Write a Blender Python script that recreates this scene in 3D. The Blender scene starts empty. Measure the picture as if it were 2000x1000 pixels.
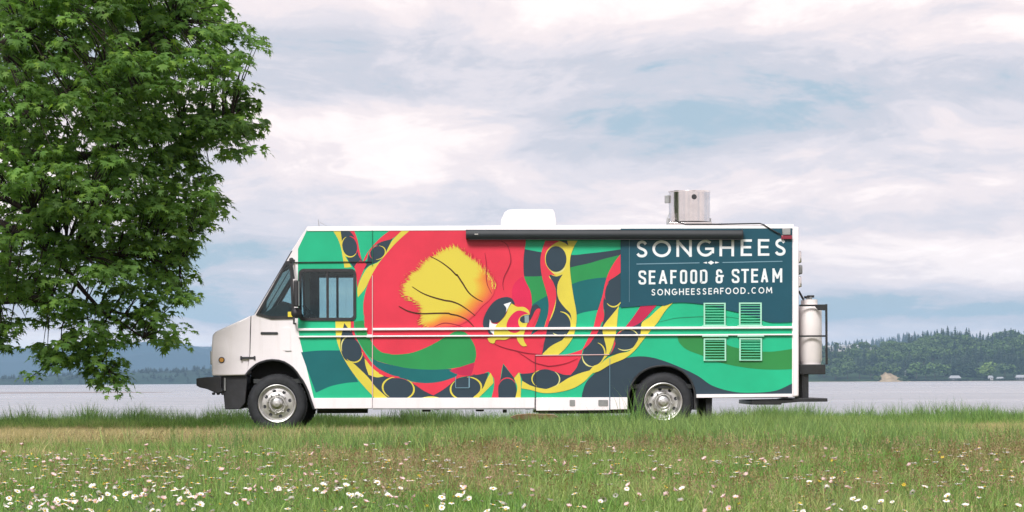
import bpy, bmesh, math, random
import numpy as np
from mathutils import Vector, Matrix, Euler
from mathutils.geometry import tessellate_polygon
from mathutils import noise as mnoise

scene = bpy.context.scene
R = math.radians
random.seed(7)
CLUMPS = 1850
HAZE = 0.00006
rng = np.random.default_rng(7)

# ------------------------------------------------------------------ camera
CAM_D, CAM_H, FPX, HZ, ROLL = 40.0, 0.73, 5600.0, 742.0, 0.0048
cam_data = bpy.data.cameras.new('camera')
cam = bpy.data.objects.new('camera', cam_data)
scene.collection.objects.link(cam)
cam.location = (0, -CAM_D, CAM_H)
cam.rotation_euler = (Matrix.Rotation(R(90), 4, 'X') @ Matrix.Rotation(-math.atan(ROLL), 4, 'Z')).to_euler()
cam_data.sensor_width = 36
cam_data.lens = 36 * FPX / 2000
cam_data.shift_y = (HZ - 500) / 2000
cam_data.clip_start = 0.5
cam_data.clip_end = 60000
scene.camera = cam

# ------------------------------------------------------------------ sky and sun
SUN_EL, SUN_AZ = 41.0, 197.0        # azimuth clockwise from +Y
world = bpy.data.worlds.new('World')
scene.world = world
world.use_nodes = True
wt = world.node_tree
wt.nodes.clear()
def N(t, typ, **kw):
    n = t.nodes.new(typ)
    for k, v in kw.items():
        setattr(n, k, v)
    return n
def setin(n, **kw):
    for k, v in kw.items():
        n.inputs[k].default_value = v
def math_node(t, op, a, b=None, c=None, clamp=False):
    n = N(t, 'ShaderNodeMath', operation=op, use_clamp=clamp)
    for i, v in enumerate((a, b, c)):
        if v is None: continue
        if isinstance(v, (int, float)): n.inputs[i].default_value = v
        else: t.links.new(v, n.inputs[i])
    return n.outputs[0]
def ramp(t, fac, stops, interp='LINEAR'):
    n = N(t, 'ShaderNodeValToRGB')
    cr = n.color_ramp
    cr.interpolation = interp
    while len(cr.elements) < len(stops): cr.elements.new(0.5)
    for e, (p, c) in zip(cr.elements, stops):
        e.position = p; e.color = (*c, 1)
    t.links.new(fac, n.inputs[0])
    return n.outputs[0]
def mixc(t, fac, a, b, blend='MIX'):
    n = N(t, 'ShaderNodeMix', data_type='RGBA', blend_type=blend)
    for i, v in ((0, fac), (6, a), (7, b)):
        if isinstance(v, (int, float)): n.inputs[i].default_value = v
        elif isinstance(v, tuple): n.inputs[i].default_value = (*v[:3], 1)
        else: t.links.new(v, n.inputs[i])
    return n.outputs[2]

def build_sky():
    t = wt
    L = t.links.new
    out = N(t, 'ShaderNodeOutputWorld')
    bg = N(t, 'ShaderNodeBackground')
    sky = N(t, 'ShaderNodeTexSky', sky_type='NISHITA', sun_disc=False)
    sky.sun_elevation = R(SUN_EL); sky.sun_rotation = R(SUN_AZ)
    sky.air_density = 1.2; sky.dust_density = 0.6; sky.ozone_density = 2.0
    sky01 = N(t, 'ShaderNodeVectorMath', operation='SCALE')
    L(sky.outputs[0], sky01.inputs[0]); sky01.inputs['Scale'].default_value = 0.085
    tc = N(t, 'ShaderNodeTexCoord')
    sep = N(t, 'ShaderNodeSeparateXYZ'); L(tc.outputs['Generated'], sep.inputs[0])
    x, y, z = sep.outputs
    zz = math_node(t, 'MAXIMUM', z, 0.0)
    den = math_node(t, 'ADD', zz, 0.13)
    u = math_node(t, 'DIVIDE', x, den)
    v = math_node(t, 'DIVIDE', y, den)
    # the cloud sheet: a flat layer seen at a shallow angle, with drifting bands
    cmb = N(t, 'ShaderNodeCombineXYZ'); L(u, cmb.inputs[0]); L(v, cmb.inputs[1])
    def noise(scale, detail, off, sx=1.0, sy=1.0, rough=0.5, dist=0.0, rot=0.0):
        m = N(t, 'ShaderNodeMapping'); L(cmb.outputs[0], m.inputs[0])
        m.inputs['Location'].default_value = off
        m.inputs['Scale'].default_value = (sx, sy, 1)
        m.inputs['Rotation'].default_value = (0, 0, R(rot))
        n = N(t, 'ShaderNodeTexNoise'); L(m.outputs[0], n.inputs['Vector'])
        setin(n, Scale=scale, Detail=detail, Roughness=rough, Distortion=dist)
        return n.outputs[0]
    big = noise(0.95, 2.0, SKY_OFF1, 0.9, 0.9, 0.5, 0.3, 25)
    mid = noise(2.6, 6.0, SKY_OFF2, 1.0, 0.6, 0.62, 0.7, 12)
    fine = noise(7.0, 7.0, (3.3, 8.1, 0), 0.9, 0.6, 0.68, 0.8)
    s = math_node(t, 'MULTIPLY', big, 0.55)
    s = math_node(t, 'MULTIPLY_ADD', mid, 0.38, s)
    s = math_node(t, 'MULTIPLY_ADD', fine, 0.17, s)
    # the sheet thins towards the horizon, where more blue shows below it
    lowb = N(t, 'ShaderNodeMapRange', interpolation_type='SMOOTHSTEP')
    L(z, lowb.inputs[0]); setin(lowb, **{'From Min': 0.006, 'From Max': 0.048, 'To Min': -0.10, 'To Max': 0.0})
    s = math_node(t, 'ADD', s, lowb.outputs[0])
    hor = N(t, 'ShaderNodeMapRange', interpolation_type='SMOOTHSTEP')
    L(z, hor.inputs[0]); setin(hor, **{'From Min': 0.012, 'From Max': 0.025, 'To Min': 0.20, 'To Max': 0.0})
    s = math_node(t, 'ADD', s, hor.outputs[0])
    s = math_node(t, 'MULTIPLY_ADD', s, 1.3, -0.3 * 0.548 - 0.008)
    cloud = ramp(t, s, [(0.36, (0.31, 0.405, 0.49)), (0.44, (0.485, 0.487, 0.545)), (0.51, (0.60, 0.57, 0.61)),
                        (0.575, (0.715, 0.64, 0.65)), (0.65, (0.85, 0.755, 0.735)), (0.75, (1.0, 0.895, 0.86))], 'EASE')
    cover = N(t, 'ShaderNodeMapRange'); L(s, cover.inputs[0])
    setin(cover, **{'From Min': 0.36, 'From Max': 0.50, 'To Min': 0.93, 'To Max': 1.0})
    col = mixc(t, cover.outputs[0], sky01.outputs[0], cloud)
    L(col, bg.inputs[0]); bg.inputs[1].default_value = SKY_STRENGTH
    L(bg.outputs[0], out.inputs[0])
SKY_OFF1, SKY_OFF2 = (-19.86, 7.12, 0), (-6.48, -7.6, 0)
SKY_STRENGTH = 0.555
build_sky()

sun_data = bpy.data.lights.new('sun', 'SUN')
sun_data.energy = 1.5
sun_data.angle = R(18)
sun_data.color = (1.0, 0.965, 0.945)
sun = bpy.data.objects.new('sun', sun_data)
scene.collection.objects.link(sun)
sd = Vector((math.sin(R(SUN_AZ)) * math.cos(R(SUN_EL)), math.cos(R(SUN_AZ)) * math.cos(R(SUN_EL)), math.sin(R(SUN_EL))))
sun.rotation_euler = sd.to_track_quat('Z', 'Y').to_euler()
sun.location = sd * 60

vs = scene.view_settings
vs.view_transform = 'Standard'; vs.look = 'None'; vs.gamma = 1.0; vs.use_curve_mapping = False
vs.exposure = 1.32
scene.render.engine = 'CYCLES'
cy = scene.cycles
cy.use_denoising = True
cy.max_bounces = 8; cy.diffuse_bounces = 3; cy.glossy_bounces = 3; cy.transmission_bounces = 6
cy.transparent_max_bounces = 12; cy.volume_bounces = 1
cy.use_adaptive_sampling = True; cy.adaptive_threshold = 0.015
cy.caustics_reflective = False; cy.caustics_refractive = False

# ------------------------------------------------------------------ helpers
COL = scene.collection
ORG = {}
def lin(c):
    return tuple((v / 255 / 12.92) if v / 255 <= 0.04045 else ((v / 255 + 0.055) / 1.055) ** 2.4 for v in c)
def P(px, py, Y=0.0):
    """a place at depth Y (metres beyond the truck's near side) from its direction in the photograph"""
    k = 1 / math.sqrt(1 + ROLL * ROLL)
    u, v = px - 1000.0, HZ - py
    a, b = (u + v * ROLL) * k, (-u * ROLL + v) * k
    s = (Y + CAM_D) / FPX
    return Vector((a * s, Y, CAM_H + b * s))
def tag(o, label=None, cat=None, group=None, kind=None):
    if label: o['label'] = label
    if cat: o['category'] = cat
    if group: o['group'] = group
    if kind: o['kind'] = kind
    return o
def empty(name, loc, label=None, cat=None, group=None):
    o = bpy.data.objects.new(name, None)
    o.empty_display_size = 0.2
    o.location = loc
    COL.objects.link(o)
    ORG[o] = Vector(loc)
    return tag(o, label, cat, group)
def org(o):
    while o is not None:
        if o in ORG: return ORG[o]
        o = o.parent
    return Vector((0, 0, 0))
MATS = {}
def mat(name, col, rough=0.5, metal=0.0, var=0.0, vscale=6.0, bump=0.0, bscale=40.0, spec=0.5, col2=None, coat=0.0):
    """principled material with a procedural tone variation and fine relief"""
    if name in MATS: return MATS[name]
    m = bpy.data.materials.new(name); m.use_nodes = True
    t = m.node_tree
    b = t.nodes['Principled BSDF']
    setin(b, Roughness=rough, Metallic=metal)
    b.inputs['Specular IOR Level'].default_value = spec
    b.inputs['Coat Weight'].default_value = coat
    b.inputs['Coat Roughness'].default_value = 0.08
    tc = N(t, 'ShaderNodeTexCoord')
    n = N(t, 'ShaderNodeTexNoise'); t.links.new(tc.outputs['Object'], n.inputs['Vector'])
    setin(n, Scale=vscale, Detail=4.0, Roughness=0.6)
    c2 = col2 if col2 else tuple(max(0, c * (1 - var)) for c in col)
    c1 = col if col2 else tuple(min(1, c * (1 + var)) for c in col)
    o = ramp(t, n.outputs[0], [(0.32, c2), (0.68, c1)])
    t.links.new(o, b.inputs['Base Color'])
    if bump > 0:
        n2 = N(t, 'ShaderNodeTexNoise'); t.links.new(tc.outputs['Object'], n2.inputs['Vector'])
        setin(n2, Scale=bscale, Detail=3.0)
        bp = N(t, 'ShaderNodeBump'); setin(bp, Strength=bump, Distance=0.02)
        t.links.new(n2.outputs[0], bp.inputs['Height']); t.links.new(bp.outputs[0], b.inputs['Normal'])
    MATS[name] = m
    return m
def glass(name, tint, rough=0.02):
    m = bpy.data.materials.new(name); m.use_nodes = True
    t = m.node_tree; t.nodes.clear()
    out = N(t, 'ShaderNodeOutputMaterial')
    tr = N(t, 'ShaderNodeBsdfTransparent'); tr.inputs[0].default_value = (*tint, 1)
    gl = N(t, 'ShaderNodeBsdfGlossy'); gl.inputs[0].default_value = (0.9, 0.95, 0.95, 1); gl.inputs['Roughness'].default_value = rough
    fr = N(t, 'ShaderNodeFresnel'); fr.inputs[0].default_value = 1.5
    mx = N(t, 'ShaderNodeMixShader')
    t.links.new(fr.outputs[0], mx.inputs[0]); t.links.new(tr.outputs[0], mx.inputs[1]); t.links.new(gl.outputs[0], mx.inputs[2])
    t.links.new(mx.outputs[0], out.inputs[0])
    MATS[name] = m
    return m

class MB:
    def __init__(s): s.v = []; s.f = []; s.mi = []; s.cur = 0
    def add(s, vs, fs):
        o = len(s.v); s.v += [tuple(p) for p in vs]
        s.f += [tuple(i + o for i in f) for f in fs]; s.mi += [s.cur] * len(fs)
        return s
    def box(s, x0, x1, y0, y1, z0, z1):
        v = [(x, y, z) for z in (z0, z1) for y in (y0, y1) for x in (x0, x1)]
        return s.add(v, [(0, 2, 3, 1), (4, 5, 7, 6), (0, 1, 5, 4), (2, 6, 7, 3), (0, 4, 6, 2), (1, 3, 7, 5)])
    def prism(s, pts, y0, y1, holes=()):
        """outline pts in (x, z), pushed from y0 to y1"""
        loops = [list(pts)] + [list(h) for h in holes]
        flat = [p for l in loops for p in l]
        n = len(flat)
        tri = tessellate_polygon([[Vector((p[0], p[1], 0)) for p in l] for l in loops])
        v = [(p[0], y0, p[1]) for p in flat] + [(p[0], y1, p[1]) for p in flat]
        f = [tuple(t) for t in tri] + [tuple(i + n for i in reversed(t)) for t in tri]
        o = 0
        for l in loops:
            m = len(l)
            for i in range(m):
                j = (i + 1) % m
                f.append((o + i, o + j, n + o + j, n + o + i))
            o += m
        return s.add(v, f)
    def sheet(s, pts, y):
        tri = tessellate_polygon([[Vector((p[0], p[1], 0)) for p in pts]])
        return s.add([(p[0], y, p[1]) for p in pts], [tuple(t) for t in tri])
    def ribbon(s, pts, w, y, closed=False):
        n = len(pts); L = []; Rr = []
        for i in range(n):
            a = pts[(i - 1) % n] if (closed or i > 0) else pts[i]
            b = pts[(i + 1) % n] if (closed or i < n - 1) else pts[i]
            dx, dz = b[0] - a[0], b[1] - a[1]; l = math.hypot(dx, dz) or 1
            nx, nz = -dz / l, dx / l
            ww = w[i] if isinstance(w, (list, tuple)) else w
            L.append((pts[i][0] + nx * ww / 2, y, pts[i][1] + nz * ww / 2)); Rr.append((pts[i][0] - nx * ww / 2, y, pts[i][1] - nz * ww / 2))
        f = [(i, (i + 1) % n, n + (i + 1) % n, n + i) for i in range(n if closed else n - 1)]
        return s.add(L + Rr, f)
    def tube(s, path, r, seg=8, caps=True):
        path = [Vector(p) for p in path]; n = len(path)
        rr = r if isinstance(r, (list, tuple)) else [r] * n
        v = []; up = Vector((0.31, 0.17, 0.93))
        for i in range(n):
            d = (path[min(i + 1, n - 1)] - path[max(i - 1, 0)])
            d = d.normalized() if d.length > 1e-9 else Vector((0, 0, 1))
            a = d.cross(up)
            if a.length < 0.05: a = d.cross(Vector((1, 0, 0)))
            a.normalize(); b = d.cross(a)
            for k in range(seg):
                an = 2 * math.pi * k / seg
                v.append(path[i] + (a * math.cos(an) + b * math.sin(an)) * rr[i])
        f = [(i * seg + k, i * seg + (k + 1) % seg, (i + 1) * seg + (k + 1) % seg, (i + 1) * seg + k) for i in range(n - 1) for k in range(seg)]
        if caps:
            f += [tuple(range(seg - 1, -1, -1)), tuple((n - 1) * seg + k for k in range(seg))]
        return s.add(v, f)
    def lathe(s, prof, c, axis='Z', seg=32, close=False):
        """prof: (radius, along-axis) pairs round the axis through c"""
        v = []
        for (r, h) in prof:
            for k in range(seg):
                a = 2 * math.pi * k / seg
                if axis == 'Z': v.append((c[0] + r * math.cos(a), c[1] + r * math.sin(a), c[2] + h))
                else: v.append((c[0] + r * math.cos(a), c[1] + h, c[2] + r * math.sin(a)))
        n = len(prof)
        rngi = range(n if close else n - 1)
        f = [(i * seg + k, i * seg + (k + 1) % seg, ((i + 1) % n) * seg + (k + 1) % seg, ((i + 1) % n) * seg + k) for i in rngi for k in range(seg)]
        return s.add(v, f)
    def build(s, name, m, parent=None, bevel=0.0, smooth=True, angle=35, recalc=True, at=None):
        o0 = org(parent) if parent else (Vector(at) if at else Vector((0, 0, 0)))
        me = bpy.data.meshes.new(name)
        me.from_pydata([(a - o0.x, b - o0.y, c - o0.z) for a, b, c in s.v], [], s.f)
        ms = m if isinstance(m, (list, tuple)) else [m]
        for x in ms: me.materials.append(x)
        if len(ms) > 1: me.polygons.foreach_set('material_index', s.mi)
        if recalc or bevel:
            bm = bmesh.new(); bm.from_mesh(me)
            if recalc: bmesh.ops.recalc_face_normals(bm, faces=bm.faces)
            if bevel:
                es = [e for e in bm.edges if len(e.link_faces) == 2 and e.calc_face_angle(0) > R(25)]
                rb_ = bmesh.ops.bevel(bm, geom=es, offset=bevel, segments=2, profile=0.6, affect='EDGES', clamp_overlap=True)
                for f_ in rb_['faces']: f_.smooth = True
            bm.to_mesh(me); bm.free()
        if smooth and not bevel:
            me.polygons.foreach_set('use_smooth', [True] * len(me.polygons))
            me.set_sharp_from_angle(angle=R(angle))
        me.update()
        o = bpy.data.objects.new(name, me)
        COL.objects.link(o)
        if parent: o.parent = parent
        elif at: o.location = at; ORG[o] = Vector(at)
        return o
def spline(pts, k=5, closed=True):
    """smooth line through the points; a third value marks a corner"""
    n = len(pts); out = []
    cor = [len(p) > 2 for p in pts]
    pv = [np.array(p[:2], float) for p in pts]
    for i in range(n if closed else n - 1):
        p1, p2 = pv[i], pv[(i + 1) % n]
        p0 = pv[(i - 1) % n] if (closed or i > 0) else p1
        p3 = pv[(i + 2) % n] if (closed or i + 2 < n) else p2
        c1 = cor[i] or (not closed and i == 0); c2 = cor[(i + 1) % n] or (not closed and i + 1 == n - 1)
        l = np.linalg.norm(p2 - p1)
        def tn(a, b, c):
            d = c - a; ll = np.linalg.norm(d)
            return d / ll * l if ll > 0 else d * 0
        m1 = (p2 - p1) if c1 else tn(p0, p1, p2)
        m2 = (p2 - p1) if c2 else tn(p1, p2, p3)
        kk = 1 if (c1 and c2) else k
        for j in range(kk):
            t = j / kk; t2, t3 = t * t, t * t * t
            out.append(tuple((2*t3-3*t2+1)*p1 + (t3-2*t2+t)*m1 + (-2*t3+3*t2)*p2 + (t3-t2)*m2))
    if not closed: out.append(tuple(pv[-1]))
    return out
# ------------------------------------------------------------------ materials
white = mat('white_paint', (0.84, 0.795, 0.815), 0.34, var=0.045, vscale=1.6, coat=0.25, bump=0.06, bscale=2.5)
def streak(m, amt):
    t = m.node_tree; pb = t.nodes['Principled BSDF']; src = pb.inputs['Base Color'].links[0].from_socket
    g = N(t, 'ShaderNodeNewGeometry'); mp = N(t, 'ShaderNodeMapping'); t.links.new(g.outputs['Position'], mp.inputs[0]); mp.inputs['Scale'].default_value = (9, 9, 0.9)
    n = N(t, 'ShaderNodeTexNoise'); setin(n, Scale=1.0, Detail=5.0, Roughness=0.7); t.links.new(mp.outputs[0], n.inputs['Vector'])
    f = N(t, 'ShaderNodeMapRange'); t.links.new(n.outputs[0], f.inputs[0]); setin(f, **{'From Min': 0.52, 'From Max': 0.78, 'To Min': 0.0, 'To Max': amt})
    t.links.new(mixc(t, f.outputs[0], src, (0.42, 0.37, 0.31)), pb.inputs['Base Color'])
streak(white, 0.20)
white_roof = mat('white_roof', (0.80, 0.775, 0.77), 0.5, var=0.05, vscale=2.0)
black = mat('black_plastic', (0.022, 0.023, 0.027), 0.55, var=0.3, vscale=8)
rubber = mat('tyre_rubber', (0.020, 0.022, 0.026), 0.75, var=0.35, vscale=10, bump=0.25, bscale=60)
steel_black = mat('black_steel', (0.018, 0.02, 0.022), 0.42, var=0.3, vscale=12)
dark_in = mat('cab_trim', (0.03, 0.034, 0.036), 0.7, var=0.3)
chrome = mat('polished_steel', (0.62, 0.615, 0.60), 0.38, 1.0, var=0.12, vscale=14)
stainless = mat('stainless_steel', (0.80, 0.76, 0.74), 0.16, 1.0, var=0.08, vscale=5)
grey_metal = mat('grey_metal', (0.32, 0.33, 0.33), 0.45, 0.6, var=0.2)
awning_m = mat('awning_vinyl', (0.014, 0.019, 0.023), 0.55, var=0.15, vscale=3)
red_lens = mat('red_lens', (0.22, 0.012, 0.03), 0.2, coat=0.5)
amber = mat('amber_lens', (0.65, 0.30, 0.03), 0.2, var=0.2, coat=0.5)
yellow_st = mat('yellow_sticker', (0.80, 0.66, 0.05), 0.5)
tank_m = mat('tank_paint', (0.80, 0.755, 0.74), 0.38, var=0.05, vscale=3)
win_glass = glass('window_glass', (0.74, 0.86, 0.87))
fabric = mat('seat_fabric', (0.035, 0.037, 0.04), 0.9, var=0.3, bump=0.3)

def wrap_mat(name, rgb, k=0.74):
    return mat('wrap_' + name, tuple(v * k for v in lin(rgb)), 0.42, var=0.08, vscale=1.7, coat=0.12, bump=0.10, bscale=2.6, spec=0.3)
WR = {
 'green': wrap_mat('green', (36, 200, 148)), 'mid': wrap_mat('mid_green', (46, 160, 88)), 'olive': wrap_mat('olive_green', (52, 150, 78)),
 'teal': wrap_mat('teal', (16, 112, 116)), 'slate': wrap_mat('slate', (52, 72, 86)), 'navy': wrap_mat('navy', (28, 88, 106)),
 'red': wrap_mat('red', (243, 62, 86)), 'crim': wrap_mat('crimson', (206, 42, 86)), 'pink': wrap_mat('pink_red', (236, 44, 92)),
 'yel': wrap_mat('yellow', (240, 224, 84)), 'cream': wrap_mat('cream', (240, 236, 150)), 'line': wrap_mat('dark_line', (80, 48, 28)),
 'rline': wrap_mat('red_line', (165, 35, 60)), 'gline': wrap_mat('green_line', (30, 140, 100)),
 'white': wrap_mat('white', (240, 246, 248), 0.84), 'pale': wrap_mat('pale_teal', (130, 170, 188)), 'grey': wrap_mat('light_grey', (160, 180, 180)),
 'seam': wrap_mat('seam', (238, 200, 200)),
}

# ------------------------------------------------------------------ the food truck
TW = 2.30
def T(px, py):
    p = P(px, py, 0.0); return (p.x, p.z)
def TT(pts): return [T(p[0], p[1]) for p in pts]
truck = empty('food_truck', (0.0, TW / 2, 0.0), 'white step-van food truck wrapped with a red octopus mural, parked on the meadow', 'food truck')

ARCH_F = [(479, 732), (485, 724), (492, 717), (501, 710), (510, 706), (521, 703), (532, 702), (544, 703), (555, 706), (564, 711), (572, 717), (580, 726), (586, 735), (592, 743), (597, 752), (602, 763), (606, 775), (610, 786), (614, 798)]
ARCH_R = [(1226, 800), (1226, 776), (1227, 766), (1230, 756), (1234, 747), (1240, 737), (1248, 729), (1258, 722), (1270, 717), (1283, 714), (1296, 713), (1309, 714), (1321, 718), (1333, 724), (1342, 732), (1350, 742), (1355, 754), (1358, 766), (1359, 777)]
TRI_WIN = [(502, 614), (560, 512), (569, 511), (573, 620), (531, 621)]
def rrect(x0, y0, x1, y1, r, k=4):
    out = []
    for (cx, cy, a0) in ((x1 - r, y0 + r, -90), (x1 - r, y1 - r, 0), (x0 + r, y1 - r, 90), (x0 + r, y0 + r, 180)):
        for i in range(k + 1):
            a = R(a0 + 90 * i / k); out.append((cx + r * math.cos(a), cy + r * math.sin(a)))
    return out
WIN = rrect(586, 528, 692, 623, 7)
side_out = [(598, 446), (1549, 442), (1549, 775), (1359, 777)] + ARCH_R[::-1][1:] + [(614, 798)] + ARCH_F[::-1][1:-1] + [(483, 728), (489, 690), (491, 617), (497, 615), (572, 489)]
mb = MB().prism(TT(side_out), 0.0, 0.045, [TT(TRI_WIN), TT(WIN)])
mb.build('side_panel', white, truck, smooth=False)
mb = MB().prism(TT(side_out), TW - 0.045, TW, [TT(TRI_WIN), TT(WIN)])
mb.build('side_panel', white, truck, smooth=False)
# roof, floor, rear wall, bulkhead
xr0, _ = T(600, 446); xr1, zr = T(1549, 442)
_, ztop = T(1000, 440); _, zart = T(1000, 448)
prof = []
for i in range(7):
    a = R(90 * i / 6); prof.append((0.07 - 0.07 * math.cos(a) - 0.012, (ztop - zart) * math.sin(a) + zart))
prof = [(-0.012, zart - 0.01)] + prof + [(TW - p[0], p[1]) for p in reversed(prof)] + [(TW + 0.012, zart - 0.01)]
mb = MB(); nP = len(prof)
sl = (T(575, 487)[0] - xr0)
v = [(xr0 + 0.0, y, z) for y, z in prof] + [(xr1 + 0.006, y, z) for y, z in prof]
mb.add(v, [(i, (i + 1) % nP, nP + (i + 1) % nP, nP + i) for i in range(nP)] + [tuple(range(nP)), tuple(range(nP, 2 * nP))])
roof = mb.build('roof', white_roof, truck, angle=50)
x0, z0 = T(614, 797)
MB().box(x0, xr1 - 0.02, 0.05, TW - 0.05, 0.60, 0.66).build('floor_pan', steel_black, truck)
MB().box(T(1548, 500)[0] - 0.05, T(1548, 500)[0] - 0.004, 0.047, TW - 0.047, T(1548, 774)[1], zr - 0.02).build('rear_wall', white, truck)
MB().box(T(726, 500)[0], T(726, 500)[0] + 0.04, 0.047, TW - 0.047, 0.66, zr - 0.02).build('bulkhead', dark_in, truck)
MB().prism(TT([(1548, 443), (1560, 443), (1560, 774), (1548, 775)]), -0.012, TW + 0.012).build('rear_corner_post', white, truck, bevel=0.02)
# cab floor, engine cover, seats, wheel, dashboard
MB().box(T(494, 650)[0], T(724, 650)[0], 0.06, TW - 0.06, 0.70, 0.76).build('cab_floor', dark_in, truck)
MB().prism(TT([(497, 622), (530, 602), (552, 588), (560, 590), (571, 612), (575, 660), (500, 680)]), 0.06, TW - 0.06).build('dashboard', dark_in, truck, bevel=0.015)
def seat(y0):
    s = MB().prism(TT([(640, 652), (690, 648), (692, 668), (642, 672)]), y0, y0 + 0.5).build('driver_seat', fabric, truck, bevel=0.03)
    MB().prism(TT([(681, 648), (692, 604), (699, 574), (712, 574), (713, 600), (700, 650)]), y0, y0 + 0.48).build('seat_back', fabric, s, bevel=0.03)
    MB().box(T(660, 700)[0], T(680, 700)[0], y0 + 0.15, y0 + 0.35, 0.76, T(660, 670)[1]).build('seat_pedestal', dark_in, s)
seat(0.42); seat(1.5)
c = T(600, 612); mb = MB()
ring = []
for i in range(25):
    a = 2 * math.pi * i / 24; ring.append((c[0] + 0.10 * math.cos(a), 0.66 + 0.22 * math.sin(a), c[1] + 0.02 - 0.10 * math.cos(a) * 1.0 + 0.0))
mb.tube(ring, 0.016, 6, False); mb.tube([(c[0] - 0.25, 0.66, c[1] - 0.26), (c[0], 0.66, c[1] + 0.02)], 0.03, 8)
mb.tube([(c[0], 0.45, c[1] + 0.02), (c[0], 0.87, c[1] + 0.02)], 0.014, 6)
mb.build('steering_wheel', black, truck)
MB().box(T(585, 600)[0], T(603, 600)[0], TW - 0.13, TW - 0.05, T(590, 624)[1], T(590, 520)[1]).build('door_post', dark_in, truck, bevel=0.01)
MB().box(T(577, 600)[0], T(720, 600)[0], 0.05, TW - 0.05, T(600, 512)[1], T(600, 500)[1]).build('cab_headliner', dark_in, truck)
# windshield and its frame
wA, wB = T(499, 614), T(571, 491)
dx, dz = wB[0] - wA[0], wB[1] - wA[1]; L_ = math.hypot(dx, dz); nx, nz = -dz / L_, dx / L_
def slope(u, o): return (wA[0] + dx * u + nx * o, wA[1] + dz * u + nz * o)
def slab(u0, u1, y0, y1, o0, o1):
    q = [slope(u0, o0), slope(u1, o0), slope(u1, o1), slope(u0, o1)]
    return [(a, y, b) for y in (y0, y1) for a, b in q], [(0, 1, 2, 3), (7, 6, 5, 4), (0, 4, 5, 1), (1, 5, 6, 2), (2, 6, 7, 3), (3, 7, 4, 0)]
w_ = MB().add(*slab(0.03, 0.97, 0.07, TW - 0.07, 0.0, 0.008)).build('windshield', win_glass, truck, smooth=False)
mb = MB()
for a in ((0.0, 0.04, 0.045, TW - 0.045), (0.96, 1.0, 0.045, TW - 0.045)): mb.add(*slab(a[0], a[1], a[2], a[3], -0.004, 0.02))
for a in ((0.04, 0.96, 0.045, 0.085), (0.04, 0.96, TW - 0.085, TW - 0.045), (0.04, 0.96, TW / 2 - 0.02, TW / 2 + 0.02)): mb.add(*slab(a[0], a[1], a[2], a[3], -0.004, 0.02))
mb.build('windshield_frame', black, w_, smooth=False)
hA, hB = T(572, 489), T(600, 446)
q = [(hA[0] - 0.02, hA[1]), (hB[0], hB[1] + 0.03), (hB[0] + 0.05, hB[1] - 0.02), (hA[0] + 0.05, hA[1])]
MB().prism(q, 0.045, TW - 0.045).build('front_header', white, truck)
for yy in (TW * 0.22, TW * 0.62):
    p = [slope(0.04, 0.035), slope(0.5, 0.032), slope(0.86, 0.03)]
    MB().tube([(a, yy + 0.25 * i, b) for i, (a, b) in enumerate(p)], 0.010, 6).build('wiper', black, truck)
# side windows
def side_windows(y, yf0, yf1):
    g = MB().prism(TT([(500, 615), (559.5, 510), (570.5, 509.5), (575, 622.5), (530, 623.5)]), yf0, yf1, [TT([(507, 612.5), (560.5, 517), (566, 516.5), (570, 617), (531, 618)])]).build('quarter_window', black, truck)
    MB().prism(TT([(506, 613), (560, 516), (567, 516), (571, 618), (531, 619)]), y, y + 0.006).build('pane', win_glass, g, smooth=False)
    f = MB().prism(TT(rrect(583, 525, 695.5, 626.5, 10)), yf0, yf1, [TT(rrect(589, 531, 690, 620.5, 5))]).build('sliding_window', black, truck)
    MB().box(T(637.5, 600)[0], T(642, 600)[0], min(yf0, yf1) + 0.006, max(yf0, yf1) + 0.002, T(640, 621)[1], T(640, 530)[1]).build('mullion', black, f)
    MB().prism(TT(rrect(588.5, 530.5, 638, 621, 4)), y, y + 0.006).build('pane', win_glass, f, smooth=False)
    MB().prism(TT(rrect(641, 530.5, 690.5, 621, 4)), y + 0.012, y + 0.018).build('pane', win_glass, f, smooth=False)
side_windows(0.012, -0.022, 0.05)
side_windows(TW - 0.03, TW - 0.05, TW + 0.022)
# hood, grille face, fender
hood_out = [(489.5, 616), (420, 648), (414.5, 655), (412, 700), (414, 734), (478.5, 733), (484, 727), (488, 690)]
hood = MB().prism(TT(hood_out), 0.03, TW - 0.03).build('hood', white, truck, bevel=0.018)
p = [T(x, y) for x, y in ((490.5, 617), (488.8, 645), (488.5, 690), (484, 726))]
MB().ribbon(p, 0.012, 0.026).build('hood_gap', black, hood, smooth=False, recalc=False)
xg = T(412, 700)[0]
g = MB().box(xg - 0.03, xg + 0.02, 0.5, TW - 0.5, T(412, 727)[1], T(412, 668)[1]).build('grille', black, hood, bevel=0.008)
for k in range(5):
    zz = T(412, 722 - k * 12)[1]; MB().box(xg - 0.045, xg - 0.028, 0.52, TW - 0.52, zz - 0.012, zz + 0.012).build('grille_bar', chrome, g)
for yy in (0.26, TW - 0.26):
    MB().lathe([(0.0, -0.04), (0.09, -0.03), (0.10, 0.0), (0.09, 0.02)], (0, 0, 0), 'Z', 20)
    h = MB().box(xg - 0.025, xg + 0.01, yy - 0.12, yy + 0.12, T(412, 712)[1], T(412, 685)[1]).build('headlight', chrome, hood, bevel=0.012)
def disc(cx, cz, r, y0, y1, seg=20):
    return MB().prism([(cx + r * math.cos(2 * math.pi * k / seg), cz + r * math.sin(2 * math.pi * k / seg)) for k in range(seg)], y0, y1)
c = T(432.5, 703)
o = disc(c[0], c[1], 0.043, 0.018, 0.034).build('marker_light', black, truck)
disc(c[0], c[1], 0.030, 0.008, 0.018).build('lens', amber, o)
o = MB().box(T(467, 0)[0], T(495, 0)[0], -0.012, 0.03, T(480, 701)[1], T(480, 697)[1]).build('hood_latch', black, truck)
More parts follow.
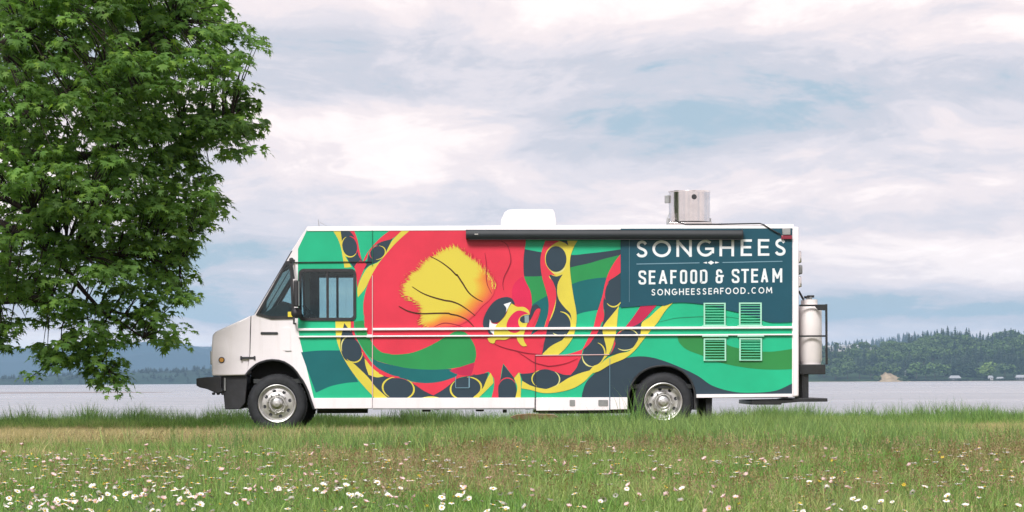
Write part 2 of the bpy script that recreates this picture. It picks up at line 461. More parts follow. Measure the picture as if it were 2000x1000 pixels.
for q in (467.5, 494): MB().box(T(q - 1.5, 0)[0], T(q + 1.5, 0)[0], -0.018, 0.03, T(480, 703)[1], T(480, 695.5)[1]).build('latch_end', black, o)
MB().prism(TT(rrect(509, 648.5, 543, 653.5, 2)), -0.012, 0.002).build('vent_slot', dark_in, truck)
o = MB().prism(TT(rrect(553, 640, 567, 685, 2)), -0.007, 0.002).build('fuel_door', white, truck, bevel=0.003)
MB().box(T(554, 0)[0], T(566, 0)[0], -0.009, -0.002, T(560, 686.5)[1], T(560, 684.8)[1]).build('fuel_door_lip', grey_metal, o)
# mirrors
def mirror(y, sgn):
    r = MB()
    r.tube([(T(572, 0)[0], y, T(572, 508)[1]), (T(569, 0)[0], y - sgn * 0.10, T(572, 520)[1]), (T(574, 0)[0], y - sgn * 0.24, T(574, 545)[1])], 0.013, 8)
    r.build('mirror_arm', black, truck); r = MB()
    r.tube([(T(574, 0)[0], y, T(572, 632)[1]), (T(572, 0)[0], y - sgn * 0.12, T(572, 632)[1]), (T(574, 0)[0], y - sgn * 0.24, T(574, 622)[1])], 0.013, 8)
    a = r.build('mirror_arm', black, truck)
    m = MB().box(T(574, 0)[0], T(583.5, 0)[0], y - sgn * 0.24 - 0.10, y - sgn * 0.24 + 0.10, T(578, 600)[1], T(578, 549)[1]).build('mirror', black, truck, bevel=0.02)
    MB().box(T(583.6, 0)[0], T(584.2, 0)[0], y - sgn * 0.24 - 0.08, y - sgn * 0.24 + 0.08, T(578, 598)[1], T(578, 551)[1]).build('mirror_glass', chrome, m)
    m2 = MB().lathe([(0.0, -0.03), (0.05, -0.022), (0.075, 0.0), (0.05, 0.012), (0.0, 0.014)], (T(578, 0)[0], y - sgn * 0.2, T(578, 612)[1]), 'Y', 16).build('spot_mirror', black, truck)
    d = MB().lathe([(0.0, -0.02), (0.032, -0.016), (0.034, 0.0), (0.0, 0.01)], (T(567, 0)[0], y - sgn * 0.02, T(567, 508)[1]), 'Y', 12).build('mirror_mount', black, truck)
mirror(0.0, 1); mirror(TW, -1)
MB().box(T(559.5, 0)[0], T(568.5, 0)[0], -0.028, -0.022, T(564, 619)[1], T(564, 609)[1]).build('sticker', yellow_st, truck)

# ---- the printed wrap: coloured vinyl cut to shape, laid on the side panel
def tile(x0, y0, s):
    return lambda *pts: [(x0 + p[0] / s, y0 + p[1] / s) + tuple(p[2:]) for p in pts]
A, B, C, D = tile(580, 440, 5), tile(700, 440, 5), tile(880, 440, 5), tile(1020, 440, 5)
E, F, G, H = tile(580, 610, 5), tile(740, 610, 5), tile(900, 610, 5), tile(1040, 610, 5)
I, J, K = tile(1160, 570, 5), tile(1340, 570, 4.348), tile(920, 560, 7.143)
LAY = [0]
def ynext(step=0.00013):
    LAY[0] += 1
    return -0.002 - LAY[0] * step
wrap = None
def area(pts): return sum(pts[i][0] * pts[(i + 1) % len(pts)][1] - pts[(i + 1) % len(pts)][0] * pts[i][1] for i in range(len(pts)))
def decal(name, col, pts, smooth=True, k=5, parent=None):
    pp = spline(pts, k) if smooth else [p[:2] for p in pts]
    return MB().sheet(TT(pp), ynext()).build(name, WR[col], parent or wrap, smooth=False, recalc=False)
def stroke(name, col, lines, w, parent=None):
    for l in lines:
        mb = MB(); y = ynext()
        pp = spline(l, 6, False); n = len(pp)
        ws = [w / 140 * (0.45 + 0.55 * math.sin(math.pi * min(1, max(0.0, (i + 0.6) / (n + 0.2))))) for i in range(n)]
        mb.ribbon(TT(pp), ws, y)
        mb.build(name, WR[col], parent or wrap, smooth=False, recalc=False)
def ell(cx, cy, rx, ry, rot=0, a0=0, a1=360, n=28):
    out = []
    for i in range(n + (0 if a1 - a0 >= 360 else 1)):
        a = R(a0 + (a1 - a0) * i / n); x, y = rx * math.cos(a), ry * math.sin(a)
        c_, s_ = math.cos(R(rot)), math.sin(R(rot))
        out.append((cx + x * c_ - y * s_, cy + x * s_ + y * c_))
    return out
def sucker(tl, cx, cy, rx, ry, rot=0, ring1=None, ring2=None, w=3.0):
    """a dark sucker disc with crescent rings (angles clockwise from the right)"""
    for rg in (ring1, ring2):
        if rg:
            col, a0, a1 = rg
            pts = tl(*ell(cx, cy, rx + 9, ry + 9, rot, a0, a1, 20))
            n = len(pts); mb = MB()
            ws = [w / 140 * (0.25 + 0.75 * math.sin(math.pi * i / (n - 1))) for i in range(n)]
            mb.ribbon(TT(pts), ws, ynext()); mb.build('sucker_ring', WR[col], wrap, smooth=False, recalc=False)
    MB().sheet(TT(tl(*ell(cx, cy, rx, ry, rot))), ynext()).build('sucker', WR['slate'], wrap, smooth=False, recalc=False)
bgp = [(600, 448.5), (1547, 446), (1547, 770), (1359, 771)] + ARCH_R[::-1][2:-2] + [(1227, 777), (613, 778), (586, 665), (582, 640), (582, 486)]
mb = MB().prism(TT(bgp), -0.0012, -0.0005, [TT(rrect(585, 527, 693, 624, 8))])
wrap = mb.build('side_wrap', WR['green'], truck, smooth=False)
wrap['label'] = 'printed vinyl mural of a red and yellow octopus on green waves'
decal('wave', 'teal', E((40,390,1),(200,374),(420,372,1),(600,680,1),(480,690),(330,722),(185,785,1)))
decal('wave', 'teal', D((100,775,1),(150,740),(240,690),(350,630),(480,578),(560,548),(700,520),(830,510),(962,520,1),(962,800,1),(800,822),(700,832),(540,870),(300,1000,1),(180,1080),(80,1080,1),(60,900)))
decal('wave', 'mid', D((0,495,1),(180,495),(300,470),(480,410),(650,372),(800,328),(962,285,1),(962,520,1),(830,510),(700,520),(560,548),(480,578),(350,630),(240,690),(150,740),(100,775,1),(60,640)))
decal('wave', 'slate', D((20,232,1),(180,262),(350,282),(500,290),(650,275),(800,258),(962,235,1),(962,288,1),(800,328),(650,372),(480,410),(300,470),(180,497),(0,500,1)))
hill_p = [(1136,777,1),(1138,765),(1146,745),(1168,724),(1190,710),(1220,700),(1246,696),(1272,698),(1300,706),(1330,718),(1363,734),(1391,753),(1432,765),(1469,767),(1515,763),(1547,749,1),(1547,770,1),(1359,770,1)] + [(x, y, 1) for x, y in ARCH_R[::-1][2:-2]] + [(1227,777,1)]
decal('wave', 'slate', hill_p)
decal('wave', 'olive', [(1323,656,1),(1326,668),(1340,682),(1370,694),(1400,706),(1437,715),(1478,720.6),(1515,722),(1547,721,1),(1547,681.5,1),(1524,685),(1501,687),(1469,685),(1437,679),(1420,673),(1400,656,1)])
stroke('wave_line', 'gline', [I((600,302),(700,280),(800,258),(1000,245)) + J((130,212),(300,210),(500,235),(650,272))], 1.6)
# tentacles round the cab window
decal('tentacle', 'slate', A((425,42,1),(520,42,1),(570,130),(600,230),(640,350,1),(680,370,1),(640,440),(560,420,1),(500,340),(450,230),(435,130)))
decal('tentacle', 'red', A((500,42,1),(555,42,1),(590,140),(612,250),(632,345,1),(600,290),(590,220),(575,150),(545,90)))
decal('tentacle', 'yel', A((345,42,1),(425,42,1),(436,130),(445,220),(470,300),(535,408,1),(465,415,1),(450,330),(430,220),(398,130)))
sucker(A, 515, 208, 70, 92, -8, ('yel', 40, 255), ('red', -80, 50))
decal('tentacle', 'slate', B((400,50,1),(340,120),(300,200),(270,280),(190,355),(110,390),(60,430,1),(20,420),(80,360),(100,290),(170,200),(280,110),(340,50,1)))
decal('tentacle', 'red', B((310,50,1),(430,50,1),(330,130),(230,160),(140,210),(100,260),(80,330),(40,365,1),(80,280),(150,190),(230,110)))
decal('tentacle', 'red', A((560,405,1),(600,352),(640,350),(680,380,1),(650,440),(610,540),(588,612,1),(578,480)))
decal('tentacle', 'yel', B((430,48,1),(530,48,1),(400,140),(280,270),(180,400),(110,530),(70,610),(-5,705,1),(-10,620),(40,490),(100,405),(190,362),(250,305),(290,220),(330,150),(395,80)))
sucker(B, 187, 267, 70, 56, -22, ('yel', -60, 120), ('red', 150, 290), 2.2)
# body
body_pts = [(803,448,1),(1027,448,1)] + C((735,150),(716,290),(712,400),(720,510),(745,570),(782,650),(795,760)) + [(1038,604,1),(1054,600),(1050,625),(1036,655,1)] + H((110,170),(118,300),(95,418,1),(250,418),(360,405),(490,362,1),(470,450),(430,540),(372,612,1),(310,610),(250,590),(150,565)) + G((820,555),(750,570),(700,590),(620,602),(560,590,1),(520,640,1),(460,560),(415,500,1),(400,560),(385,660),(365,740),(370,835,1),(300,835,1),(325,720),(320,640),(270,580,1),(200,605),(130,615)) + F((940,620,1),(850,625),(700,655),(540,690),(400,690),(280,662),(150,630),(0,560)) + E((760,500),(690,400),(650,300),(625,180,1),(660,100),(645,0)) + B((60,935),(48,820),(52,740),(75,630),(110,530),(180,400),(280,270),(400,140))
decal('octopus_body', 'red', body_pts)
decal('octopus_belly', 'mid', E((560,90,1),(650,80,1),(662,140),(700,230),(750,320),(830,390),(920,408)) + F((80,409),(180,412),(320,395),(470,340),(600,270),(700,210),(760,185),(840,195),(900,260),(940,340),(950,420),(935,488,1),(830,525),(700,550),(520,560),(300,548),(150,520),(0,480)) + E((730,450),(680,400),(620,310),(575,200)))
decal('octopus_belly', 'teal', F((-60,455,1),(0,482),(150,520),(300,548),(520,560),(700,552,1),(770,600),(700,648),(540,687),(400,688),(280,660),(120,610),(0,552),(-60,510,1)))
decal('octopus_belly', 'crim', F((690,570,1),(800,532),(935,488,1),(920,560),(895,622,1),(800,612),(740,595)))
decal('octopus_lobe', 'pink', C((600,650,1),(605,610),(630,560),(690,508),(715,510),(738,560),(782,650),(793,760),(780,825,1),(700,800),(640,770),(605,735)))
# tentacle along the left and bottom edge
t4 = E((375,85,1),(555,85,1),(565,200),(610,310),(680,430),(770,530),(880,602)) + F((150,640),(350,690),(540,694),(700,662),(850,627),(940,605)) + G((140,612),(270,590,1),(230,720),(150,838,1)) + E((760,838,1),(660,730),(560,610),(480,490),(420,370),(385,250))
decal('tentacle', 'slate', t4)
decal('tentacle', 'yel', E((375,85,1),(525,85,1),(525,190,1),(462,105,1),(440,200),(425,270),(430,370),(470,460),(540,490),(620,560),(700,640),(770,730),(890,838,1),(760,838,1),(660,730),(560,610),(480,490),(420,370),(385,250)))
decal('tentacle', 'yel', E((660,450,1),(740,540),(850,625,1),(780,635),(700,610,1),(670,520)))
decal('tentacle', 'red', E((525,88,1),(555,88,1),(560,190),(600,290),(680,420),(760,520),(880,600),(1000,630,1),(1000,652,1),(860,622),(740,545),(650,425),(580,285),(540,200)))
decal('tentacle', 'red', F((0,560,1),(150,630),(350,685),(540,690),(700,655),(850,620),(940,612,1),(780,640),(700,700),(620,760),(530,812,1),(430,760),(340,700),(240,652),(100,636),(0,600,1)))
decal('tentacle', 'yel', F((405,838,1),(480,822),(540,822),(605,838,1)))
decal('tentacle', 'yel', G((290,590,1),(250,660),(215,740),(150,800),(115,838,1),(170,838,1),(230,780),(320,690,1),(310,630)))
sucker(E, 537, 362, 88, 122, -24, ('yel', 30, 150), ('cream', 190, 300), 2.6)
sucker(F, 190, 742, 145, 100, 8, ('yel', 120, 250), ('yel', -60, 70), 3.4)
sucker(F, 850, 742, 142, 100, -8, ('yel', 110, 230), ('yel', -80, 60), 3.4)
# middle leg
decal('tentacle', 'slate', G((415,508,1),(520,640,1),(545,760),(530,838,1),(368,838,1),(368,720),(392,640)))
decal('tentacle', 'yel', G((520,645,1),(570,585,1),(586,660),(585,838,1),(532,838,1),(552,730)))
sucker(G, 455, 748, 82, 98, 0, ('red', 200, 330), None, 2.2)
# tentacle sweeping right along the bottom
decal('tentacle', 'slate', G((580,602,1),(700,590),(820,555),(950,590)) + H((310,612),(372,613,1),(430,540),(470,450),(520,420,1),(640,560,1),(440,600),(300,690),(200,745),(60,745)) + G((690,725),(605,680,1)))
decal('tentacle', 'yel', G((598,668,1),(690,718),(820,748)) + H((160,742),(270,692),(350,642),(470,592),(600,550),(690,470,1),(640,540),(560,620),(500,680),(400,740),(250,780),(100,787)) + G((680,757),(592,742,1)))
sucker(H, 130, 652, 126, 88, 2, ('yel', 130, 240), ('cream', -50, 50), 2.4)
# second tentacle from the right, cut off by the blue panel
t2 = D((962,470,1),(900,510),(850,540),(815,600),(795,700),(800,790),(800,900),(770,1000)) + H((640,190),(560,300),(500,370),(470,480),(430,560),(385,615,1),(500,575),(600,552),(680,475),(745,410),(715,300),(692,180),(722,100),(812,0)) + D((962,740,1),)
decal('tentacle', 'slate', t2)
decal('tentacle', 'red', D((962,280,1),(900,360),(840,470),(805,580),(785,680),(755,780),(725,870),(695,1000)) + H((580,180),(510,320),(480,375,1),(545,320),(590,262),(640,190),(680,90)) + D((790,940),(800,870),(790,780),(798,700),(815,600),(850,540),(900,508),(962,462,1)))
decal('tentacle', 'yel', I((256,80,1),(238,180),(222,340),(205,450),(150,600),(80,680),(0,785,1),(-60,790,1),(0,720),(60,670),(110,620),(122,560),(98,450),(84,380),(100,320),(180,220),(240,140)))
sucker(D, 895, 665, 84, 122, 4, ('yel', 20, 130), ('red', 150, 230), 2.8)
sucker(H, 597, 412, 98, 112, 28, ('yel', -100, 20), ('cream', 60, 150), 2.8)
# rightmost tentacle
decal('tentacle', 'slate', I((300,350,1),(400,330),(470,300),(460,400),(425,480),(380,540),(310,582),(230,602),(140,628,1),(180,560),(200,470),(222,400)))
decal('tentacle', 'crim', I((455,140,1),(612,130,1),(560,190),(480,278),(400,330),(300,352,1),(380,250)))
decal('tentacle', 'red', I((300,350,1),(240,395),(205,470),(175,570),(150,620,1),(190,560),(222,470),(255,405)))
decal('tentacle', 'yel', I((772,106,1),(700,120),(620,175),(540,250),(470,300),(460,360),(452,420),(400,520),(340,580),(250,600),(150,640),(80,690),(-10,795,1),(60,770),(160,710),(300,650),(400,570),(480,470),(560,370),(620,300),(700,180)))
sucker(I, 315, 468, 112, 92, -20, ('cream', -110, 20), ('cream', 70, 150), 2.2)
# upright tentacle
t1 = D((225,150,1),(195,240),(178,330),(182,430),(200,530),(232,640),(258,760),(250,870),(215,1000)) + H((125,200),(115,300),(92,415,1),(250,418,1),(330,340),(400,230),(428,100)) + D((528,850),(505,720),(480,560),(465,400),(475,290),(510,200),(540,150,1))
decal('tentacle', 'yel', t1)
decal('tentacle', 'slate', D((250,470,1),(330,500),(395,480,1),(350,560),(340,640),(345,690,1),(365,740),(420,810),(470,865),(480,950)) + H((365,170),(290,272,1),(180,330),(92,412,1),(112,300),(118,200),(150,100)) + D((270,930),(310,840),(330,740),(325,620),(285,530)))
decal('tentacle', 'red', D((225,150,1),(370,150,1),(300,190),(240,250),(222,330),(240,400),(300,470),(330,492,1),(262,492),(300,550),(328,640),(330,720),(305,820),(270,920),(240,1010)) + H((150,130),(105,320),(80,330,1),(100,200)) + D((215,1000),(250,870),(258,760),(232,640),(200,530),(182,430),(178,330),(195,240)))
decal('tentacle', 'slate', D((360,150,1),(440,150,1),(450,200,1),(420,175)))
sucker(D, 330, 330, 102, 126, 0, ('cream', 30, 110), None, 3.0)
sucker(D, 370, 962, 98, 108, 0, ('yel', -90, 20), ('cream', 60, 130), 3.2)
decal('octopus_face', 'slate', K((850,270,1),(910,245),(970,300,1),(900,330),(850,420),(812,480,1),(830,340)))
decal('octopus_face', 'red', K((900,330),(950,305),(962,350),(900,480),(850,560),(780,625,1),(800,540),(850,430)))
# head glow: yellow centre that fades through orange into the red skin
hd = [(884,481),(860,492),(840,504),(828,510),(820,520),(812,530),(798,538),(794,548),(787,556),(786,568),(790,580),(806,588),(820,600),(822,618),(824,634),(850,640),(885,638),(908,630),(928,614),(942,598),(958,584),(966,568),(962,548),(950,530),(940,520),(926,508),(912,498),(900,488)]
def glow():
    ring0 = spline(hd, 4); n = len(ring0)
    cx, cy = 880.0, 560.0
    red, org_, yel = lin((244, 72, 88)), lin((248, 158, 62)), lin((240, 222, 84))
    me_v, me_c, me_f = [], [], []
    y = ynext()
    fr = (1.0, 0.93, 0.84, 0.72, 0.55, 0.3)
    for j, s in enumerate(fr):
        for (x, yy) in ring0:
            soft = min(1, max(0, ((yy - 535) / 70 + (x - 895) / 70)))      # the fade is wide at the lower right, crisp at the upper left
            t = min(1, (1 - s) / (0.04 + 0.42 * soft) + 0.9 * (1 - soft) * (1 if j else 0.75))
            c = [a + (b - a) * min(1, t * 2) for a, b in zip(red, org_)] if t < 0.5 else [a + (b - a) * (t - 0.5) * 2 for a, b in zip(org_, yel)]
            q = T(cx + (x - cx) * s, cy + (yy - cy) * s)
            me_v.append((q[0], y, q[1])); me_c.append([v * 0.74 for v in c] + [1])
    for j in range(len(fr) - 1):
        for i in range(n):
            me_f.append((j * n + i, j * n + (i + 1) % n, (j + 1) * n + (i + 1) % n, (j + 1) * n + i))
    me_f.append(tuple((len(fr) - 1) * n + i for i in range(n)))
    mb = MB().add(me_v, me_f)
    m = bpy.data.materials.new('wrap_glow'); m.use_nodes = True
    t = m.node_tree; b = t.nodes['Principled BSDF']; setin(b, Roughness=0.33); b.inputs['Coat Weight'].default_value = 0.12; b.inputs['Specular IOR Level'].default_value = 0.3
    at = N(t, 'ShaderNodeAttribute', attribute_name='print'); t.links.new(at.outputs['Color'], b.inputs['Base Color'])
    o = mb.build('octopus_head_glow', m, wrap, smooth=False, recalc=False)
    ca = o.data.color_attributes.new('print', 'FLOAT_COLOR', 'POINT')
    ca.data.foreach_set('color', np.array(me_c, 'f').ravel())
    # brushed hair strokes along the edge
    rr = random.Random(3); my = MB(); mr = MB(); y1 = ynext(); LAY[0] += 9; y2 = ynext()
    for i in range(n):
        x, yy = ring0[i]
        if (yy - 545) / 70 + (x - 905) / 70 > 0.35 and not (x > 890 and yy < 560): continue
        for r_ in range(4):
            x2 = x + rr.uniform(-4, 4); yv = yy + rr.uniform(-3, 3)
            d = np.array([x2 - 905, yv - 590]); d = d / np.linalg.norm(d)
            if x > 890: d = np.array([0.15, -1.0])
            nn = np.array([-d[1], d[0]]); l = rr.uniform(2, 6.5); w = rr.uniform(0.5, 1.1)
            p0 = np.array([x2, yv])
            my.sheet(TT([p0 - d * 5 + nn * w, p0 - d * 5 - nn * w, p0 + d * l]), y1 - rr.uniform(0, 0.0011))
            p1 = p0 + d * 4 + nn * rr.uniform(1.5, 3)
            mr.sheet(TT([p1 + nn * w * .8, p1 - nn * w * .8, p1 - d * (l + 3)]), y2 - rr.uniform(0, 0.0011))
    LAY[0] += 9
    my.build('octopus_head_bristles', WR['yel'], wrap, smooth=False, recalc=False)['kind'] = 'stuff'
    mr.build('octopus_head_bristles', WR['red'], wrap, smooth=False, recalc=False)['kind'] = 'stuff'
glow()
stroke('octopus_wrinkle', 'line', [B((705,305),(800,355),(900,430),(960,490)) + C((60,480),(120,570),(180,660),(250,715),(315,747)),
    B((525,600),(620,660),(720,700),(850,735)) + C((0,742),(80,770),(160,820),(240,882)),
    B((395,790),(480,835),(600,862),(750,860),(880,860)) + C((0,868),(80,885),(170,930),(228,990))], 3.0)
stroke('octopus_wrinkle', 'rline', [F((540,142),(600,115),(650,105),(740,118),(820,142)), C((335,270),(350,380),(348,480),(360,580),(402,668)),
    C((490,150),(545,185),(575,250),(588,350),(560,430),(525,500),(510,570),(518,632)), G((330,310),(420,345),(540,375),(660,400),(800,410)),
    G((550,380),(640,440),(720,490),(850,525)) + H((150,527),(250,515),(350,490),(440,450))], 1.7)
decal('octopus_eye', 'slate', K((235,605,1),(175,565),(168,480),(195,390),(250,290),(330,200),(420,155),(510,145),(575,170),(612,238,1),(560,262),(500,300),(490,360),(450,430),(380,490),(300,500),(265,470),(255,560),(300,682,1),(245,645)))
decal('octopus_face', 'yel', K((565,232,1),(640,280),(740,285),(805,335),(820,400,1),(790,500),(770,560),(750,620),(730,700),(742,760),(780,825,1),(720,830),(660,770),(635,705,1),(560,705),(480,740),(380,738),(345,745),(320,790),(260,775),(228,718,1),(300,690),(320,650),(330,560),(390,500),(450,440),(495,370),(520,300)))
decal('octopus_face', 'white', K((455,245,1),(562,212,1),(520,290),(485,360,1),(492,300)))
decal('octopus_face', 'white', K((262,455,1),(295,510),(365,522,1),(330,580),(318,672,1),(258,600)))
decal('octopus_mouth', 'pink', K((805,378,1),(740,345),(650,335),(575,385),(515,470),(495,560),(530,620),(600,645),(660,630),(690,590),(665,530),(660,470),(690,420),(740,390)))
decal('octopus_mouth', 'slate', K((680,475,1),(690,430),(740,400),(822,388,1),(800,500,1),(720,505)))
decal('octopus_mouth', 'grey', K((745,400,1),(806,396,1),(806,500,1),(750,500,1)), False)
# blue name panel
decal('name_panel', 'navy', [(1212,446.5,1),(1547,446,1),(1547,629,1),(1533,630),(1501,629),(1469,617),(1416,604.5),(1386,596.5),(1360,593),(1334,591),(1313,591.5,1),(1298,597,1),(1281,596,1),(1250,598),(1212,601,1)])
# ---- lettering
def arc(cx, cy, rx, ry, a0, a1, n=18): return [(cx + rx * math.cos(R(a0 + (a1 - a0) * i / n)), cy + ry * math.sin(R(a0 + (a1 - a0) * i / n))) for i in range(n + 1)]
S_ = [spline([(0.92,.83),(.74,.96),(.46,1.0),(.17,.9),(.10,.74),(.22,.6),(.5,.5),(.80,.39),(.92,.22),(.80,.06),(.5,0.0),(.2,.04),(.02,.17)], 5, False)]
GEO = {'S': S_, 'O': [arc(.5,.5,.5,.5,0,360,32)], 'N': [[(0,0),(0,1)],[(0,1),(1,0)],[(1,0),(1,1)]],
 'G': [arc(.5,.5,.5,.5,48,330,26) + [(1,.16),(1,.46)], [(1,.46),(.56,.46)]], 'H': [[(0,0),(0,1)],[(1,0),(1,1)],[(0,.52),(1,.52)]],
 'E': [[(0,0),(0,1)],[(0,1),(1,1)],[(0,.53),(.9,.53)],[(0,0),(1,0)]], 'F': [[(0,0),(0,1)],[(0,1),(1,1)],[(0,.5),(.85,.5)]],
 'A': [[(0,0),(0,.55)] + arc(.5,.55,.5,.45,180,0,12) + [(1,.55),(1,0)], [(0,.42),(1,.42)]],
 'D': [[(0,0),(0,1)], [(0,1),(.4,1)] + arc(.4,.5,.6,.5,90,-90,16) + [(.4,0),(0,0)]], 'C': [arc(.5,.5,.5,.5,48,312,26)],
 'M': [[(0,0),(.08,1)],[(.08,1),(.5,.25)],[(.5,.25),(.92,1)],[(.92,1),(1,0)]], '.': [[(.35,0),(.65,0)]], 'T': [[(.5,0),(.5,1)],[(0,1),(1,1)]]}
def rr_(x0, y0, x1, y1, rx=.32, ry=.14):
    p = []
    for (cx, cy, a) in ((x1 - rx, y1 - ry, 0), (x0 + rx, y1 - ry, 90), (x0 + rx, y0 + ry, 180), (x1 - rx, y0 + ry, 270)): p += arc(cx, cy, rx, ry, a, a + 90, 5)
    return p + [p[0]]
CON = dict(GEO)
CON['O'] = [rr_(0, 0, 1, 1)]
CON['S'] = [[(1,.74),(1,.86)] + arc(.68,.86,.32,.14,0,90,5) + arc(.32,.86,.32,.14,90,180,5) + [(0,.72)] + spline([(0,.72),(.12,.6),(.5,.5),(.88,.4),(1,.28)], 4, False) + [(1,.14)] + arc(.68,.14,.32,.14,0,-90,5) + arc(.32,.14,.32,.14,-90,-180,5) + [(0,.26)]]
CON['D'] = [[(0,0),(0,1),(.5,1)] + arc(.6,.82,.4,.18,90,0,5) + arc(.6,.18,.4,.18,0,-90,5) + [(0,0)]]
CON['A'] = [[(0,0),(.5,1.02)],[(.5,1.02),(1,0)],[(.2,.27),(.8,.27)]]
CON['M'] = [[(0,0),(0,1)],[(0,1),(.5,.3)],[(.5,.3),(1,1)],[(1,1),(1,0)]]
CON['&'] = [[(.78,.78),(.78,.88)] + arc(.5,.88,.28,.12,0,90,4) + arc(.36,.88,.28,.12,90,180,4) + [(.08,.66),(.3,.53)] + [(0,.40),(0,.14)] + arc(.3,.14,.3,.14,180,270,4) + arc(.55,.14,.3,.14,270,360,4) + [(.85,.52)], [(.3,.53),(1.05,.53)]]
def letters(name, items, yb0, yb1, xb0, xb1, h, w, font, wm=1.0):
    """items: (character, left px, right px); the baseline runs from yb0 at xb0 to yb1 at xb1"""
    base = ynext()
    for ch, l, r in items:
        mb = MB()
        yb = yb0 + (yb1 - yb0) * ((l + r) / 2 - xb0) / (xb1 - xb0)
        sh = (yb1 - yb0) / (xb1 - xb0)
        for i, st in enumerate(font[ch]):
            pp = []
            for (a, b) in st:
                pp.append((l + w / 2 + a * (r - l - w), yb - w / 2 - b * (h - w)))
            ww = w
            if len(pp) == 2:       # straight strokes run to the full outline
                (ax, ay), (bx, by) = pp; d = math.hypot(bx - ax, by - ay) or 1; e = w / 2 * (0.96 if (abs(ax - bx) < .2 or abs(ay - by) < .2) else 0.62)
                ux, uy = (bx - ax) / d, (by - ay) / d
                pp = [(ax - ux * e, ay - uy * e), (bx + ux * e, by + uy * e)]
                if abs(ux) > 0.9: ww = w * wm
            mb.ribbon(TT(pp), ww / 140, base - 0.00012 * i)
        mb.build('full_stop' if ch == '.' else 'letter', WR['white'], wrap, smooth=False, recalc=False)['label'] = ('white full stop ' if ch == '.' else 'white letter ' + ch) + ' in the ' + name
    LAY[0] += 4
letters('large top line of the blue panel', [('S',1242,1265.5),('O',1274,1310.5),('N',1321,1351),('G',1361,1394.5),('H',1405,1433.5),('E',1446.5,1468.5),('E',1480,1502.5),('S',1512.5,1535.5)], 503, 499.3, 1242, 1535, 33, 5.2, GEO, 0.9)
letters('bold middle line of the blue panel', [('S',1247,1262),('E',1267,1280),('A',1286.5,1303),('F',1309,1321.5),('O',1328,1342),('O',1348,1361.5),('D',1367,1381.5),('&',1397.5,1413),('S',1429,1444),('T',1447.5,1462.5),('E',1467,1480.5),('A',1486,1500),('M',1508.5,1527.5)], 556, 551.5, 1247, 1527, 27.5, 4.3, CON, 0.9)
txt = 'SONGHEESSEAFOOD.COM'; wd = {'.': 4.5, 'E': 7.2, 'F': 7.0, 'S': 8.2, 'M': 12.0, 'O': 11.4, 'G': 11, 'C': 10.5, 'N': 10, 'H': 9.6, 'A': 9, 'D': 10}
gap = (236 - sum(wd[c] for c in txt)) / (len(txt) - 1); xx = 1272; its = []
for ch in txt: its.append((ch, xx, xx + wd[ch])); xx += wd[ch] + gap
letters('small bottom line of the blue panel', its, 577.3, 573.0, 1272, 1508, 12.6, 2.0, GEO)
mb = MB(); y = ynext(); mb.ribbon(TT([(1243, 515.8), (1366, 513.4)]), 1.7 / 140, y); mb.build('divider_line', WR['pale'], wrap, smooth=False, recalc=False); mb = MB(); mb.ribbon(TT([(1411, 512.8), (1528, 510.4)]), 1.7 / 140, y); mb.build('divider_line', WR['pale'], wrap, smooth=False, recalc=False)
mb = MB(); y = ynext(); mb.sheet(TT([(1382, 513), (1388.5, 509), (1395, 513), (1388.5, 517.2)]), y); mb.sheet(TT([(1373, 513.2), (1380, 511.2), (1381, 513), (1380, 515.2)]), y); mb.sheet(TT([(1405, 512.8), (1397, 510.8), (1396, 513), (1397, 514.8)]), y); mb.build('divider_diamond', WR['white'], wrap, smooth=False, recalc=False)
YW = -0.002 - (LAY[0] + 3) * 0.00013
# ---- seams, rails, hatches on the wrap
def seam(pts, w, col, name='panel_seam', t=0.002, parent=None):
    mb = MB()
    for a, b in zip(pts, pts[1:]):
        (ax, az), (bx, bz) = T(*a), T(*b); d = math.hypot(bx - ax, bz - az); nx_, nz_ = -(bz - az) / d * w / 280, (bx - ax) / d * w / 280
        mb.prism([(ax + nx_, az + nz_), (bx + nx_, bz + nz_), (bx - nx_, bz - nz_), (ax - nx_, az - nz_)], YW - t, 0.0)
    return mb.build(name, col, parent or truck, smooth=False)
seam([(727.5, 538), (727.5, 778)], 1.6, WR['seam']); seam([(727.5, 450), (727.5, 520)], 0.7, WR['gline'])
seam([(575, 512.5), (727, 511)], 1.5, WR['rline'].copy() if False else steel_black, 'drip_rail', 0.006)
seam([(1191, 700), (1191, 800)], 0.9, WR['pale']); seam([(1229, 456), (1229, 590)], 0.6, WR['pale'])
seam([(1046, 694), (1190, 692.5)], 1.5, WR['seam'], 'hatch_edge'); seam([(1045.5, 694), (1045.5, 800)], 0.8, black, 'hatch_edge')
for pts in ([(890, 735), (890, 757)], [(916.5, 735), (916.5, 757)], [(890, 757.5), (916, 757.5)]): seam(pts, 2.4 if pts[0][0] > 900 else 1.2, WR['pale'], 'socket_cover_edge')
def rail(x0, x1, ya, yb, th, name='rub_rail', m=white):
    MB().prism(TT([(x0, ya - th / 2), (x1, yb - th / 2), (x1, yb + th / 2), (x0, ya + th / 2)]), YW - 0.024, -0.001).build(name, m, truck, bevel=0.005)
rail(583, 717.5, 643.6, 643, 4.6); rail(728.5, 1547, 643, 639.4, 4.6); rail(583, 717.5, 657.6, 656.9, 3.0); rail(728.5, 1547, 656.8, 653.4, 3.0)
MB().prism(TT([(717, 653.5), (727, 653.5), (729, 659), (716, 659)]), YW - 0.03, -0.001).build('rail_joint', white, truck, bevel=0.004)
